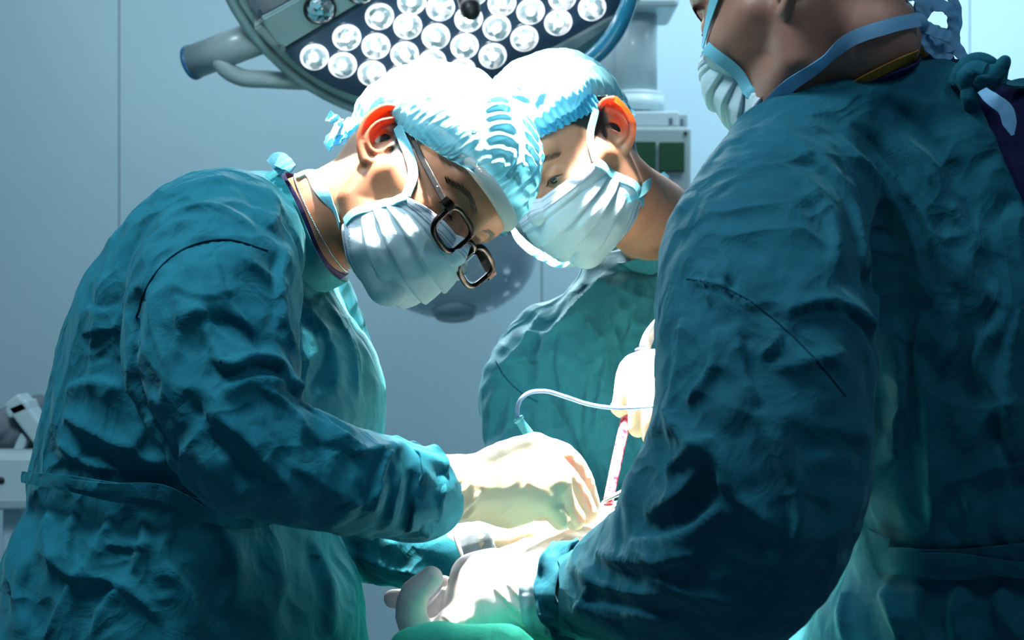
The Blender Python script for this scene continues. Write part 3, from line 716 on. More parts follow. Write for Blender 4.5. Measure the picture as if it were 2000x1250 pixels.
# ---- third surgeon
T3 = slices([(128, 1740, 1900, 1.80, .05), (150, 1640, 1980, 1.80, .09), (200, 1545, 2090, 1.80, .125), (280, 1500, 2190, 1.80, .15), (400, 1480, 2260, 1.80, .165), (600, 1500, 2290, 1.80, .17), (850, 1560, 2290, 1.80, .165), (1000, 1600, 2270, 1.80, .16), (1095, 1620, 2250, 1.80, .155), (1180, 1580, 2290, 1.80, .165), (1300, 1540, 2330, 1.80, .18), (1500, 1500, 2350, 1.80, .19)], 2.3)
P_A3 = [at(1555, 345, 1.68), at(1500, 470, 1.60), at(1495, 620, 1.54), at(1490, 780, 1.50), at(1485, 930, 1.48), at(1445, 1062, 1.49), at(1335, 1132, 1.54), at(1210, 1145, 1.62), at(1110, 1158, 1.69)]
A3 = limb(P_A3, [.078, .088, .098, .097, .092, .084, .062, .050, .042])
fold_bump = limb([at(1390, 880, 1.50), at(1330, 960, 1.52), at(1280, 1040, 1.56), at(1190, 1080, 1.62)], [.05, .05, .04, .022])
B3 = limb([at(2050, 350, 1.93), at(1980, 620, 2.0), at(1850, 850, 2.03), at(1640, 985, 2.02), at(1540, 1000, 2.01)], [.07, .07, .06, .045, .040])
yoke = limb([at(1530, 262, 1.70), at(1610, 226, 1.69), at(1720, 200, 1.69), at(1850, 184, 1.71)], [.034, .034, .034, .032])
wp0 = at(1893, 150, 1.66); wp1 = at(2000, 430, 1.66)
wn = nrm(np.cross(wp1-wp0, np.array([.12, 1, 0])))      # plane of the gown's open back edge
if wn[0] < 0: wn = -wn
fC0 = lambda p: smin(smin(smin(T3(p), A3(p), .022), fold_bump(p), .03), yoke(p), .03)
open_back = lambda p: (p-wp0)@wn
fC = lambda p: smin(smax(fC0(p), open_back(p)-.02*np.clip(1.0-p[:, 2], 0, .4)*40*0-np.clip(1.36-p[:, 2], 0, 1)*2.0, .008), B3(p), .01)
folds3 = [
 ([(1350, 560), (1400, 545), (1440, 570), (1480, 595), (1560, 660), (1640, 750)], .005, -.006), ([(1345, 548), (1400, 560), (1440, 580), (1480, 610)], .006, .010, 1),
 ([(1385, 520), (1380, 560), (1390, 600)], .006, .008, 1), ([(1420, 520), (1415, 570), (1430, 610)], .006, .008, -1), ([(1450, 540), (1440, 590), (1460, 620)], .005, .006, 1),
 ([(1660, 240), (1720, 300), (1770, 380), (1800, 440)], .008, -.010), ([(1600, 300), (1650, 370), (1680, 450), (1690, 540)], .012, .010, 1), ([(1560, 330), (1620, 420), (1640, 520)], .012, .008, 1), ([(1720, 190), (1800, 260), (1870, 360), (1930, 460)], .020, -.012), ([(1640, 260), (1750, 400), (1800, 520), (1810, 600)], .014, .011, -1),
 ([(1700, 300), (1800, 420), (1870, 560)], .014, .012, 1), ([(1760, 260), (1860, 400), (1920, 500)], .012, .009, 1),
 ([(1700, 520), (1715, 600), (1725, 700), (1700, 850), (1650, 1000), (1620, 1090)], .022, -.025), ([(1540, 610), (1600, 590), (1660, 595)], .008, .010, 1), ([(1650, 590), (1690, 620), (1725, 650)], .010, .012, 1),
 ([(1490, 700), (1510, 680), (1520, 650)], .008, .009, 1), ([(1400, 640), (1390, 720), (1340, 790)], .012, .012, 1), ([(1440, 630), (1450, 720), (1480, 790)], .009, .008, -1), ([(1330, 620), (1320, 720), (1310, 800)], .010, .008, 1),
 ([(1290, 790), (1340, 860), (1400, 900), (1420, 960)], .014, .014, 1), ([(1300, 930), (1340, 880), (1400, 860)], .012, .014, -1), ([(1500, 720), (1580, 710), (1650, 690)], .010, .008, 1), ([(1480, 800), (1530, 900), (1560, 1000), (1540, 1100)], .014, .010, 1),
 ([(1400, 930), (1470, 1000), (1520, 1040)], .014, .010, 1), ([(1260, 1010), (1330, 960), (1380, 900)], .012, .013, 1), ([(1230, 1060), (1320, 1050), (1420, 980)], .013, .015, -1), ([(1160, 1080), (1250, 1100), (1380, 1080)], .012, .012, 1), ([(1120, 1120), (1200, 1150), (1320, 1160)], .010, .010, 1), ([(1110, 1180), (1200, 1190), (1330, 1210)], .010, .008, -1), ([(1130, 1090), (1150, 1130), (1120, 1200)], .008, .008, 1), ([(1260, 1120), (1350, 1160), (1450, 1180)], .012, .010, 1),
 ([(1800, 600), (1790, 700), (1810, 820), (1820, 1040)], .010, .010, 1), ([(1860, 580), (1870, 650), (1840, 720)], .012, .012, -1), ([(1930, 560), (1960, 600), (1910, 700), (1950, 780)], .014, .014, 1), ([(1890, 880), (1930, 810), (1990, 780)], .012, .012, 1), ([(1750, 620), (1760, 760), (1745, 900)], .012, .010, -1), ([(1990, 600), (1960, 760), (1980, 900)], .014, .012, 1), ([(1880, 950), (1900, 1030), (1890, 1060)], .012, .009, 1), ([(1940, 850), (1960, 950), (1950, 1050)], .012, .009, -1),
 ([(1720, 1150), (1740, 1200), (1760, 1250)], .012, .014, 1), ([(1800, 1140), (1790, 1190), (1800, 1250)], .012, .012, -1), ([(1880, 1140), (1860, 1200), (1870, 1250)], .014, .014, 1), ([(1960, 1130), (1950, 1190), (1990, 1250)], .014, .012, 1), ([(1650, 1150), (1640, 1200), (1650, 1250)], .012, .010, 1)]
g3, V3, Q3 = gown('gown', fC, (at(1080, 0, 1.7)[0], 1.36, .84), (at(2380, 0, 1.8)[0], 2.16, 1.62), .0042, M['gown3'], P3, folds3, .65, 55, axis_slack([(P_A3, .14)], .09, .02, .085, .05))
# navy scrub top under the open back of the third gown
zt = at(0, 95, 1.8)[2]
f = lambda p: smax(smax(T3(p)+.020, -(p[:, 2]-1.18), .01), -(open_back(p)+.06), .01)
sc3 = limb([at(1722, 225, 1.80), at(1790, 195, 1.79), at(1850, 185, 1.79), at(1900, 205, 1.8)], [.046, .046, .044, .042])
f2 = lambda p: smin(f(p), sc3(p)+.004, .02)
V, Q = surface(f2, (at(1480, 0, 1.8)[0], 1.58, 1.16), (at(2300, 0, 1.8)[0], 2.02, 1.64), .006)
V = V+vnormals(V, Q)*wrinkles(V, .8, (1, 1, .5), 77)[:, None]
mesh('scrub_top', V, Q, M['navy'], P3)
# ------------------------------------------------------------------ heads
class Head:
    """local axes: x to the person's right, y forward, z up; origin midway between the ear canals; metres"""
    def __init__(s, ear_px, d, Fw, R, near, scale=1.0):
        # ear_px: where the near ear canal is; near: +1 when the right side faces the camera, -1 the left side
        Fw = nrm(Fw); R = np.asarray(R, float); R = nrm(R-Fw*(R@Fw)); U = np.cross(R, Fw)
        s.M = np.stack([R, Fw, U], 1)*scale; s.scale = scale
        s.o = at(*ear_px, d)-s.M@np.array([near*.072, 0, 0])
    def w(s, P): return np.asarray(P, float)@s.M.T+s.o
    def l(s, P): return (np.asarray(P, float)-s.o)@np.linalg.inv(s.M).T
    def d(s, v): return nrm(s.M@np.asarray(v, float))
def mir(p): return p*np.array([-1, 1, 1])
def ear_sdf(p, sg, tilt=.0, out=.35):
    c0 = np.linalg.norm(p-np.array([sg*.075, -.018, .004]), axis=1); m = c0 < .062; r_ = c0-.040
    if m.any(): r_[m] = ear_sdf0(p[m], sg, tilt, out)
    return r_
def ear_sdf0(p, sg, tilt, out):
    # ear frame: b up, a forward, c outward
    p = p*np.array([sg, 1, 1]); c = p-np.array([.073, -.012, .004])
    ct, st = math.cos(out), math.sin(out)
    # plate is hinged at its front edge and stands away from the head towards the back
    o_ = c[:, 0]*ct+c[:, 1]*st; a_ = -c[:, 0]*st+c[:, 1]*ct
    cb, sb = math.cos(-.22+tilt), math.sin(-.22+tilt)
    a2 = a_*cb-c[:, 2]*sb; b2 = a_*sb+c[:, 2]*cb
    q = np.stack([a2, b2, o_], 1)
    helix = HELIX if False else smooth_poly([(.012, .004), (.012, .018), (.006, .030), (-.006, .036), (-.018, .031), (-.025, .018), (-.026, .002), (-.020, -.014), (-.010, -.024), (.001, -.030), (.006, -.024)], 26)
    hz = np.interp(np.linspace(0, 1, 26), [0, .3, .7, 1], [.004, .010, .009, .003]); H = np.c_[helix, hz]
    r = np.interp(np.linspace(0, 1, 26), [0, .1, .5, .75, .92, 1], [.0022, .0036, .0042, .0036, .0065, .005])
    d = chain(q, H, r)
    plate = ell(q, (-.007, .004, .0035), (.020, .031, .0035)); d = smin(d, plate, .003)
    anti = chain(q, smooth_poly([(-.004, .024, .008), (-.014, .012, .009), (-.016, -.002, .009), (-.010, -.014, .0085), (.0, -.018, .007)], 10), np.full(10, .0032)); d = smin(d, anti, .003)
    trag = rc(q, np.array([.012, -.002, .004]), np.array([.005, -.006, .008]), .0045, .003); d = smin(d, trag, .003)
    d = smax(d, -ell(q, (.000, -.002, .006), (.0095, .0115, .0085)), .003)
    root = rc(p, np.array([.060, .0, .012]), np.array([.067, -.012, -.010]), .012, .010)
    return smin(d, root, .004)
OCC = [1.0]
def face_sdf(p, open_eyes=.75):
    a = p.copy(); a[:, 0] = np.abs(a[:, 0]); a[:, 2] = np.where(a[:, 2] < 0, a[:, 2]*1.10, a[:, 2])
    d = ell(a, (0, -.012, .050), (.0765, .099, .084))
    if OCC[0]: d = smin(d, ell(a, (0, -.052, .006), (.056, .053, .058)), .02)
    d = smin(d, ell(a, (0, .018, .030), (.068, .082, .068)), .02)
    d = smin(d, ell(a, (0, .030, -.030), (.057, .064, .082)), .03)
    d = smin(d, chain(a, [np.array(q) for q in ((.056, -.004, -.030), (.053, .006, -.068), (.032, .052, -.096), (.0, .078, -.104))], [.018, .019, .018, .021]), .022)
    d = smin(d, rc(a, np.array([.040, .066, -.022]), np.array([.062, .025, -.012]), .020, .014), .022)
    d = smin(d, rc(a, np.array([.0, .090, .040]), np.array([.042, .076, .036]), .012, .010), .016)
    d = smax(d, -ell(a, (.033, .100, .006), (.020, .016, .0125)), .014)
    d = smin(d, chain(a, [np.array(q) for q in ((0, .092, .022), (0, .099, -.004), (0, .108, -.026))], [.0075, .0075, .0105]), .010)
    d = smin(d, rc(a, np.array([.009, .100, -.032]), np.array([.013, .094, -.034]), .0075, .005), .007)
    d = smin(d, rc(a, np.array([0, .094, -.060]), np.array([.02, .084, -.062]), .009, .006), .012)
    # lids over the eyeball
    lid = ell(a, (.033, .0765, .004), (.0155, .0145, .0135))
    slit = ell(a, (.033, .093, -.0015), (.0135, .011, .0026*open_eyes+.0005))
    d = smin(d, smax(lid, -slit, .0015), .004)
    return d
def build_head(H, parent, m, neck, nr, hairf=None, near=1, h=.0022, box_l=None, eyes=True, out=.35, ears=(1, -1), earf=1.0):
    """neck: the neck's end points in world coordinates"""
    nk = [H.l(q) for q in neck]; nr = [q/H.scale for q in nr]
    nkp = smooth_poly(nk, 7); nkr = hermite(np.linspace(0, len(nr)-1, 7), np.arange(len(nr)), nr)
    def f(p):
        d = face_sdf(p)
        d = smin(d, chain(p, nkp, nkr), .018)
        for sg in ears: d = smin(d, ear_sdf(p, sg, out=out), .0035)
        return d
    lo = np.minimum(np.array([-.10, -.125, -.14]), np.min(nk, axis=0)-max(nr)-.005); hi = np.maximum(np.array([.10, .135, .145]), np.max(nk, axis=0)+max(nr)+.005)
    V, Q = surface(f, lo, hi, h)
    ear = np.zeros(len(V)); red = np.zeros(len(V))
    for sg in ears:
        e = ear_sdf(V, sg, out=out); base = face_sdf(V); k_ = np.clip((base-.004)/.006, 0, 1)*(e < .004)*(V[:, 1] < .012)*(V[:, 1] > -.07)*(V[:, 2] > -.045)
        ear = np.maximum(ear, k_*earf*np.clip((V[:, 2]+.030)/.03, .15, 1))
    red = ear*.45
    hair = np.clip(hairf(V), 0, 1) if hairf else np.zeros(len(V))
    o = mesh('body', H.w(V), Q, m, parent, attrs={'ear': ear, 'red': red, 'hair': hair*(1-ear)})
    if eyes:
        for sg in (1, -1):
            c = np.array([sg*.033, .0765, .001]); pts = []
            e = lathe('eye', [(.0128*math.cos(t)+1e-5, .0128*math.sin(t)) for t in np.linspace(-1.2, 1.55, 12)], H.w(c), H.d((0, 1, -.15)), M['eye'], parent, 20)
            i_ = lathe('iris', [(.0062, .0114), (.0055, .0122), (.0028, .0131), (.0001, .0133)], H.w(c), H.d((0, 1, -.25)), M['iris'], None, 20); i_.parent = e
            lp = smooth_poly([(sg*.0195, .090, -.0015), (sg*.026, .094, .0010), (sg*.034, .094, .0016), (sg*.042, .090, .0006), (sg*.0475, .083, -.0018)], 24)
            for _ in range(3):
                d0 = f(lp); g0 = grad(f, lp, .001); lp = lp-g0*np.clip((d0-.0004)/((g0*g0).sum(1)+.2), -.004, .004)[:, None]
            tube('eyelashes', H.w(lp), [.0003, .0010, .0012, .0011, .0004], M['brow'], parent, 6, 1)
            # brow: short hairs laid along the ridge
            bp = smooth_poly([(sg*.015, .099, .020), (sg*.028, .097, .025), (sg*.042, .086, .025), (sg*.052, .074, .019)], 40); Vb = []; Fb = []
            B0 = np.repeat(bp, 9, 0); tt = np.repeat(np.arange(40), 9); rg = np.random.RandomState(5)
            B0 = B0+np.stack([rg.uniform(-.004, .004, 360), np.zeros(360), rg.uniform(-.0035, .0035, 360)*(1-tt/55)], 1)
            for _ in range(2):
                d0 = f(B0); g0 = grad(f, B0, .001); B0 = B0-g0*(d0/((g0*g0).sum(1)+1e-9))[:, None]
            g0 /= np.linalg.norm(g0, axis=1)[:, None]; T1 = B0+np.array([sg*.006, -.002, .002])+g0*.0012; s_ = np.array([0, .00012, .00028])
            Vb = np.stack([B0-s_, B0+s_, T1], 1).reshape(-1, 3); Fb = np.arange(1080).reshape(-1, 3)
            mesh('eyebrow', H.w(Vb), Fb, M['brow'], parent, False)
    def fbare(p): return smin(face_sdf(p), chain(p, nkp, nkr), .018)
    f.bare = fbare
    return f
def cap_mesh(H, parent, mt, f, c, axis, fwd, prof, R_, n=220, m=70, ribs=None, name='surgical_cap', puff_seed=0, edge_fn=None, ruff=.004):
    """bouffant cap: c centre, axis towards the crown, bag radii R_ (side, front, up, back, down); edge_fn(theta) is how far round the bag goes"""
    f = f.bare; ax = nrm(axis); fy = nrm(np.asarray(fwd)-ax*(np.asarray(fwd)@ax)); sx = np.cross(fy, ax); V = []; th = np.linspace(0, 2*math.pi, n, endpoint=False)
    rs, rf, ru, rb = R_
    for i in range(m):
        v = i/(m-1); ph = v*np.array([edge_fn(t) for t in th])
        ry = np.where(np.cos(th) > 0, rf, rb)
        base = np.stack([np.sin(ph)*np.sin(th)*rs, np.sin(ph)*np.cos(th)*ry, np.cos(ph)*ru], 1)
        dirn = base/np.linalg.norm(base, axis=1)[:, None]; D = dirn[:, :1]*sx+dirn[:, 1:2]*fy+dirn[:, 2:]*ax
        # where the scalp is along this direction
        r = np.full(n, .05)
        for _ in range(14): r = r-np.clip(f(np.asarray(c)+D*r[:, None]), -.02, .02)*.9
        rr = np.linalg.norm(base, axis=1); gather = np.clip((v-.84)/.16, 0, 1)**1.6
        r = np.minimum(r, rr*1.12); rad = np.maximum(rr, r+.004)*(1-gather)+(r+.0035)*gather
        ripple = np.sin(th*62+3*np.sin(th*5))*.0016*np.clip((v-.55)/.45, 0, 1)
        V.append(np.asarray(c)+D*(rad+ripple)[:, None])
    # ruffled hem beyond the elastic
    for e in (.5, 1.):
        V.append(V[m-1]+(V[m-1]-V[m-5])*.25*e+(V[m-1]-np.asarray(c))*(.035*e)+(V[m-1]-np.asarray(c))*(np.sin(th*58)*.010*e)[:, None])
    m += 2; V = np.concatenate(V); Q = []
    for i in range(m-1):
        k = np.arange(n); k2 = (k+1) % n; Q.append(np.stack([i*n+k, (i+1)*n+k, (i+1)*n+k2, i*n+k2], 1))
    Q = np.concatenate(Q); N = -vnormals(V, Q)
    out = np.sign((N*(V-np.asarray(c))).sum(1).mean()) or 1; N = N*out
    vv = np.repeat(np.arange(m)/(m-1), n); q = V*22+puff_seed
    big = .010*(ridged(V, 9, (1, 1, 1), .8, puff_seed)-.35)*np.clip(1-np.abs(vv-.5)*1.1, 0, 1)+.0035*(ridged(V, 26, (1, 1, 1), 1, puff_seed+3)-.4)*np.clip((1-vv)*6, 0, 1)
    # stitched pleat rows: ribs running across, in bands
    u = ((V-np.asarray(c))@sx); band = np.abs(np.sin(u*95+2.2*pn(V*14+puff_seed))); k_ = ((V-np.asarray(c))@fy)+.3*u*np.sin(u*40)
    ribsd = .0022*np.sin(k_*620+3*pn(V*20))*np.clip(band*1.6-.35, 0, 1)*np.clip((1-vv)*4, 0, 1)
    X = V+N*(big+ribsd-.004*(1-np.clip(band*3, 0, 1))*np.clip((1-vv)*4, 0, 1))[:, None]
    # keep the film off the scalp
    d = f(X); X = X+N*np.clip(.003-d, 0, .02)[:, None]
    return mesh(name, H.w(X), Q if out > 0 else Q[:, ::-1], mt, parent)
def mask_build(H, parent, f, top=(.064, .052, -.014), bot=(.060, .012, -.088), ctop=(.102, -.010), cchin=(.044, -.108), letters=False, seed=0, mts=None):
    """pleated mask: rows from the nose bridge down, columns from one side binding to the other"""
    nu, nv = 121, 90; v = np.linspace(0, 1, nv); u = np.linspace(-1, 1, nu)
    prof = smooth_poly([(ctop[0], ctop[1]), (.112, -.024), (.116, -.038), (.113, -.056), (.106, -.076), (.093, -.096), (.070, -.108), cchin], nv)
    side = smooth_poly([top, ((top[0]+bot[0])/2+.003, (top[1]+bot[1])/2-.008, (top[2]+bot[2])/2), bot], nv)
    U, W = np.meshgrid(u, np.arange(nv), indexing='xy'); s_ = np.sign(U)*np.abs(np.sin(U*math.pi/2))**.9; c_ = np.abs(np.cos(U*math.pi/2))**.85
    X = side[W, 0]*s_; Y = side[W, 1]+(prof[W, 0]-side[W, 1])*c_; Z = side[W, 2]+(prof[W, 1]-side[W, 2])*c_
    P = np.stack([X, Y, Z], -1).reshape(-1, 3); vf = (W/(nv-1)).ravel(); uf = U.ravel()
    i, j = np.meshgrid(np.arange(nv-1), np.arange(nu-1), indexing='ij'); q0 = (i*nu+j).ravel(); Q = np.stack([q0, q0+nu, q0+nu+1, q0+1], 1)
    N = vnormals(P, Q); N *= np.sign((N[:, 1]).mean())
    fade = np.clip((1-np.abs(uf))*3.5, 0, 1)**.7
    t = np.clip((vf-.17)/.70, 0, 1); saw = (t*4.0) % 1.0
    D = np.where((t > 0) & (t < 1), .0052*(saw-.5)*np.where(saw > .92, (1-saw)/.08, 1), 0)*np.clip(.35+fade, 0, 1)
    D += .0042*(ridged(P, 16, (1, 1, 1), .9, seed)-.45)*fade*np.clip(vf*5, 0, 1)+.0035*crumple(P, 38, (1, 1, 1), seed)*fade*np.clip((vf-.1)*5, 0, 1)
    P = P+N*D[:, None]
    for _ in range(3):
        d = f(P); P = P+N*np.clip(.003-d, 0, .01)[:, None]
    mk = mesh('face_mask', H.w(P), Q, mts[0], parent); mk.modifiers.new('t', 'SOLIDIFY').thickness = .0010
    P3 = P.reshape(nv, nu, 3); N3 = N.reshape(nv, nu, 3)
    def strip(name, r0, r1, mt, lift=.0009):
        k = np.arange(r0, r1+1); A = (P3[k]+N3[k]*lift).reshape(-1, 3); i, j = np.meshgrid(np.arange(len(k)-1), np.arange(nu-1), indexing='ij'); q0 = (i*nu+j).ravel()
        o = mesh(name, H.w(A), np.stack([q0, q0+nu, q0+nu+1, q0+1], 1), mt, None); o.parent = mk; o.modifiers.new('t', 'SOLIDIFY').thickness = .0006; return o
    strip('edge_strip', 0, 11, mts[1]); strip('edge_strip', nv-9, nv-1, mts[1])
    # dashed stitch lines
    def stitches(row):
        Vs, Fs = [], []
        A = smooth_poly(P3[row, 3:-3]+N3[row, 3:-3]*.0021, 260); Nn = N3[row, 60]
        for k in range(0, 258, 2):
            a, b = A[k], A[k]+(A[k+1]-A[k])*.9; n_ = N3[row, min(nu-1, 3+int(k/260*(nu-6)))]; s = np.cross(nrm(b-a), n_)*.00028; q = len(Vs)
            Vs += [a-s, b-s, b+s, a+s, a-s-n_*.0006, b-s-n_*.0006, b+s-n_*.0006, a+s-n_*.0006]; Fs += [(q, q+1, q+2, q+3), (q, q+4, q+5, q+1), (q+3, q+2, q+6, q+7)]
        o = mesh('stitching', H.w(np.array(Vs)), Fs, M['stitch'], None, False); o.parent = mk
    for r_ in (3, 8, 9+1, nv-4, nv-6): stitches(r_)
    return mk, P3, N3, mts
def hside(H, P3, N3, j):
    return P3[:, j], N3[:, j]
def tape(name, H, pts, width, mt, parent, f, lift=.0025, thick=.0012, snap=True, res=6, fold=0):
    """tape lying on the head: local points pushed out to the skin"""
    P = smooth_poly(pts, (len(pts)-1)*res+1); G = grad(f, P, .003); n_ = G/(np.linalg.norm(G, axis=1)[:, None]+1e-9)
    if snap:
        for _ in range(3):
            d = f(P); G = grad(f, P, .003); g2 = (G*G).sum(1)+1e-9; step = np.where(d < lift, lift-d, np.where(snap == 2, lift-d, 0)); P = P+G*(step/g2)[:, None]
    n_ = G/(np.linalg.norm(G, axis=1)[:, None]+1e-9)
    return ribbon(name, H.w(P), width, mt, parent, [H.M@q for q in n_], thick, 2)
def tree_of(o):
    me = o.data; n = len(me.vertices); v = np.empty(n*3, np.float32); me.vertices.foreach_get('co', v); v = v.reshape(-1, 3)+np.array(o.matrix_world_loc)
    return v
def btree(o, off):
    me = o.data; v = np.empty(len(me.vertices)*3, np.float32); me.vertices.foreach_get('co', v); v = v.reshape(-1, 3)
    return BVHTree.FromPolygons([tuple(q) for q in v], [tuple(p.vertices) for p in me.polygons])
def snap(tree, px, py, d, lift=.003):
    r = tree.ray_cast(Vector(EYE), Vector(nrm(at(px, py, 1)-EYE)))
    if r[0] is None or abs(r[0][1]-d) > .16: r = tree.find_nearest(Vector(at(px, py, d)))
    n = np.array(r[1]); n = n if n@(EYE-np.array(r[0])) > 0 else -n
    return np.array(r[0])+n*lift, n
def tie(name, tree, pts, width, mt, parent, lift=.003, thick=.0012, wav=0):
    q = [snap(tree, *p, lift) if len(p) == 3 else (at(*p[:3]), np.array([0, -1., .2])) for p in pts]
    return ribbon(name, [a for a, n in q], width, mt, parent, [n for a, n in q], thick, 8, None, wav)
def collar(name, c, e1, e2, r1, r2, width, mt, parent, axis, n=30, wob=.003, thick=.003, flare=.0):
    P = []; Nn = []
    for k in range(n+1):
        t = 2*math.pi*k/n; P.append(np.asarray(c)+e1*math.cos(t)*r1+e2*math.sin(t)*r2+nrm(axis)*wob*math.sin(3*t+1)); Nn.append(nrm(e1*math.cos(t)/r1+e2*math.sin(t)/r2-axis*flare/.06))
    return ribbon(name, P, width, mt, parent, Nn, thick, 3)
def hair_line(V, side=.24, stub=.0):
    z = np.interp(V[:, 1], [-.12, -.06, -.025, -.005, .012, .028, .05, .08], [-.058, -.052, -.012, .004, -.016, .018, .042, .062])
    h = np.clip((V[:, 2]-z)/.016, 0, 1)*.85
    st = stub*np.clip((-.030-V[:, 2])/.03, 0, 1)*np.clip((V[:, 1]+.02)/.03, 0, 1)
    return np.maximum(h, st)
# ---- first surgeon's head
H1 = Head((757, 292), 1.80, (.583, -.629, -.513), (-.34, -.76, .55), 1, 1.0)
nk1 = [H1.w((0, -.035, -.02)), H1.w((0, -.042, -.07)), at(618, 440, 1.875), at(520, 490, 1.93)]
f1 = build_head(H1, P1, M['skin1'], nk1, [.056, .057, .061, .068], lambda V: hair_line(V, stub=.24), 1, .0021, out=.42, earf=.85)
b1 = [o for o in P1.children if o.name.startswith('body')][0]; t1 = btree_w = None
def world_tree(o, par):
    me = o.data; v = np.empty(len(me.vertices)*3, np.float32); me.vertices.foreach_get('co', v); v = v.reshape(-1, 3)
    return BVHTree.FromPolygons([tuple(q) for q in v], [tuple(p.vertices) for p in me.polygons])
t1 = world_tree(b1, P1)
def edge1(t):
    c = math.cos(t); return math.radians(97 + (24 if c > 0 else 36)*abs(c)**1.5*(1 if c < 0 else -1))
c1 = cap_mesh(H1, P1, M['cap'], f1, (0, .0, .038), (0, .18, 1), (0, 1, 0), None, (.095, .106, .108, .132), edge_fn=edge1, puff_seed=3)
# white gauze roll under the cap's front edge
gp = [(.071, .004, .044), (.066, .045, .048), (.052, .078, .050), (.027, .099, .050), (0, .106, .049), (-.027, .099, .050), (-.052, .078, .050), (-.066, .045, .048)]
gz = tube('forehead_gauze', H1.w(smooth_poly(gp, 40)), .0088, M['gauze'], P1, 14, 1)
# ruffled tail of the cap behind the ear
for q, wd in (([(728, 232, 1.86), (700, 240, 1.88), (672, 247, 1.90), (650, 262, 1.92), (636, 282, 1.94)], [.010, .016, .020, .020, .012]), ([(715, 248, 1.86), (690, 256, 1.88), (664, 268, 1.90), (640, 288, 1.92)], [.008, .014, .016, .010]), ([(668, 240, 1.90), (652, 232, 1.90), (640, 226, 1.90)], [.008, .012, .013])):
    ribbon('cap_ruffle', [at(*a) for a in q], wd, M['cap_fold'] if len(q) == 4 else M['cap'], P1, [(-.1, -1, .5)]*len(q), .0016, 5, None, .0022)
# mask
mk1, MP, MN, _ = mask_build(H1, P1, f1, seed=5, mts=(M['mask'], M['mask_strip']), top=(.060, .066, -.024), bot=(.058, .028, -.090))
def side_tape(H, mk, MP, MN, j, parent, width=.011):
    P = MP[::6, j]+MN[::6, j]*.001; o = ribbon('binding', H.w(P), width, M['binding'], None, [H.M@n for n in MN[::6, j]], .0022, 4); o.parent = mk; return o
for j in (-1, 0): side_tape(H1, mk1, MP, MN, j, P1)
def px_of(p): p = np.asarray(p); return (1000+(p[0])/p[1]*F, 625-(p[2]-1.30)/p[1]*F)
e_t = px_of(H1.w(MP[0, -1])); e_b = px_of(H1.w(MP[-1, -1]))
print('mask1 corners', e_t, e_b, 'chin', px_of(H1.w((0, .078, -.125))), 'crown', px_of(H1.w((0, 0, .13))), 'eye', px_of(H1.w((.033, .09, .001))))
u = tie('upper_tie', t1, [(*e_t, 1.8), (806, 345, 1.8), (799, 305, 1.8), (788, 272, 1.8), (780, 250, 1.81)], .0105, M['binding'], None, .0035)
u.parent = mk1
u = tie('lower_tie', t1, [(*e_b, 1.8), (660, 410, 1.8), (625, 370, 1.8), (597, 342, 1.82), (572, 326, 1.84)], .0125, M['binding'], None, .0035)
u.parent = mk1
for q in ([(572, 330, 1.82), (556, 318, 1.83), (540, 312, 1.84), (528, 322, 1.84)], [(560, 330, 1.83), (548, 326, 1.84), (538, 334, 1.84)]):
    k = ribbon('tie_knot', [at(*a) for a in q], [.010, .016, .018, .013], M['binding'], None, [(0, -1, .3)]*len(q), .003, 6, None, .001); k.parent = mk1
# raised lettering printed on the lower edge strip
fc = bpy.data.curves.new('lettering', 'FONT'); fc.body = 'DANAMECO'; fc.size = .0085; fc.space_character = 1.05; fc.extrude = .0001
tmp = bpy.data.objects.new('tmp', fc); COL.objects.link(tmp); bpy.context.view_layer.update()
me = bpy.data.meshes.new_from_object(tmp); bpy.data.objects.remove(tmp)
co = np.empty(len(me.vertices)*3, np.float32); me.vertices.foreach_get('co', co); co = co.reshape(-1, 3)
row = -15; L_ = MP[row, ::-1]+MN[row, ::-1]*.0028; seg = np.r_[0, np.cumsum(np.linalg.norm(np.diff(L_, axis=0), axis=1))]
s_ = co[:, 0]*1.0+.012; base = np.stack([np.interp(s_, seg, L_[:, k]) for k in range(3)], 1); nn = np.stack([np.interp(s_, seg, MN[row, ::-1][:, k]) for k in range(3)], 1)
dn = nrm(MP[-1, -20]-MP[row, -20]); co2 = base-dn*(-co[:, 1:2])*-1*1.0+nn*.0004
co2 = base-dn*(co[:, 1:2]-.003)
me.vertices.foreach_set('co', H1.w(co2).astype(np.float32).ravel()); me.materials.append(M['print']); me.update()
lt = bpy.data.objects.new('lettering', me); COL.objects.link(lt); lt.parent = mk1
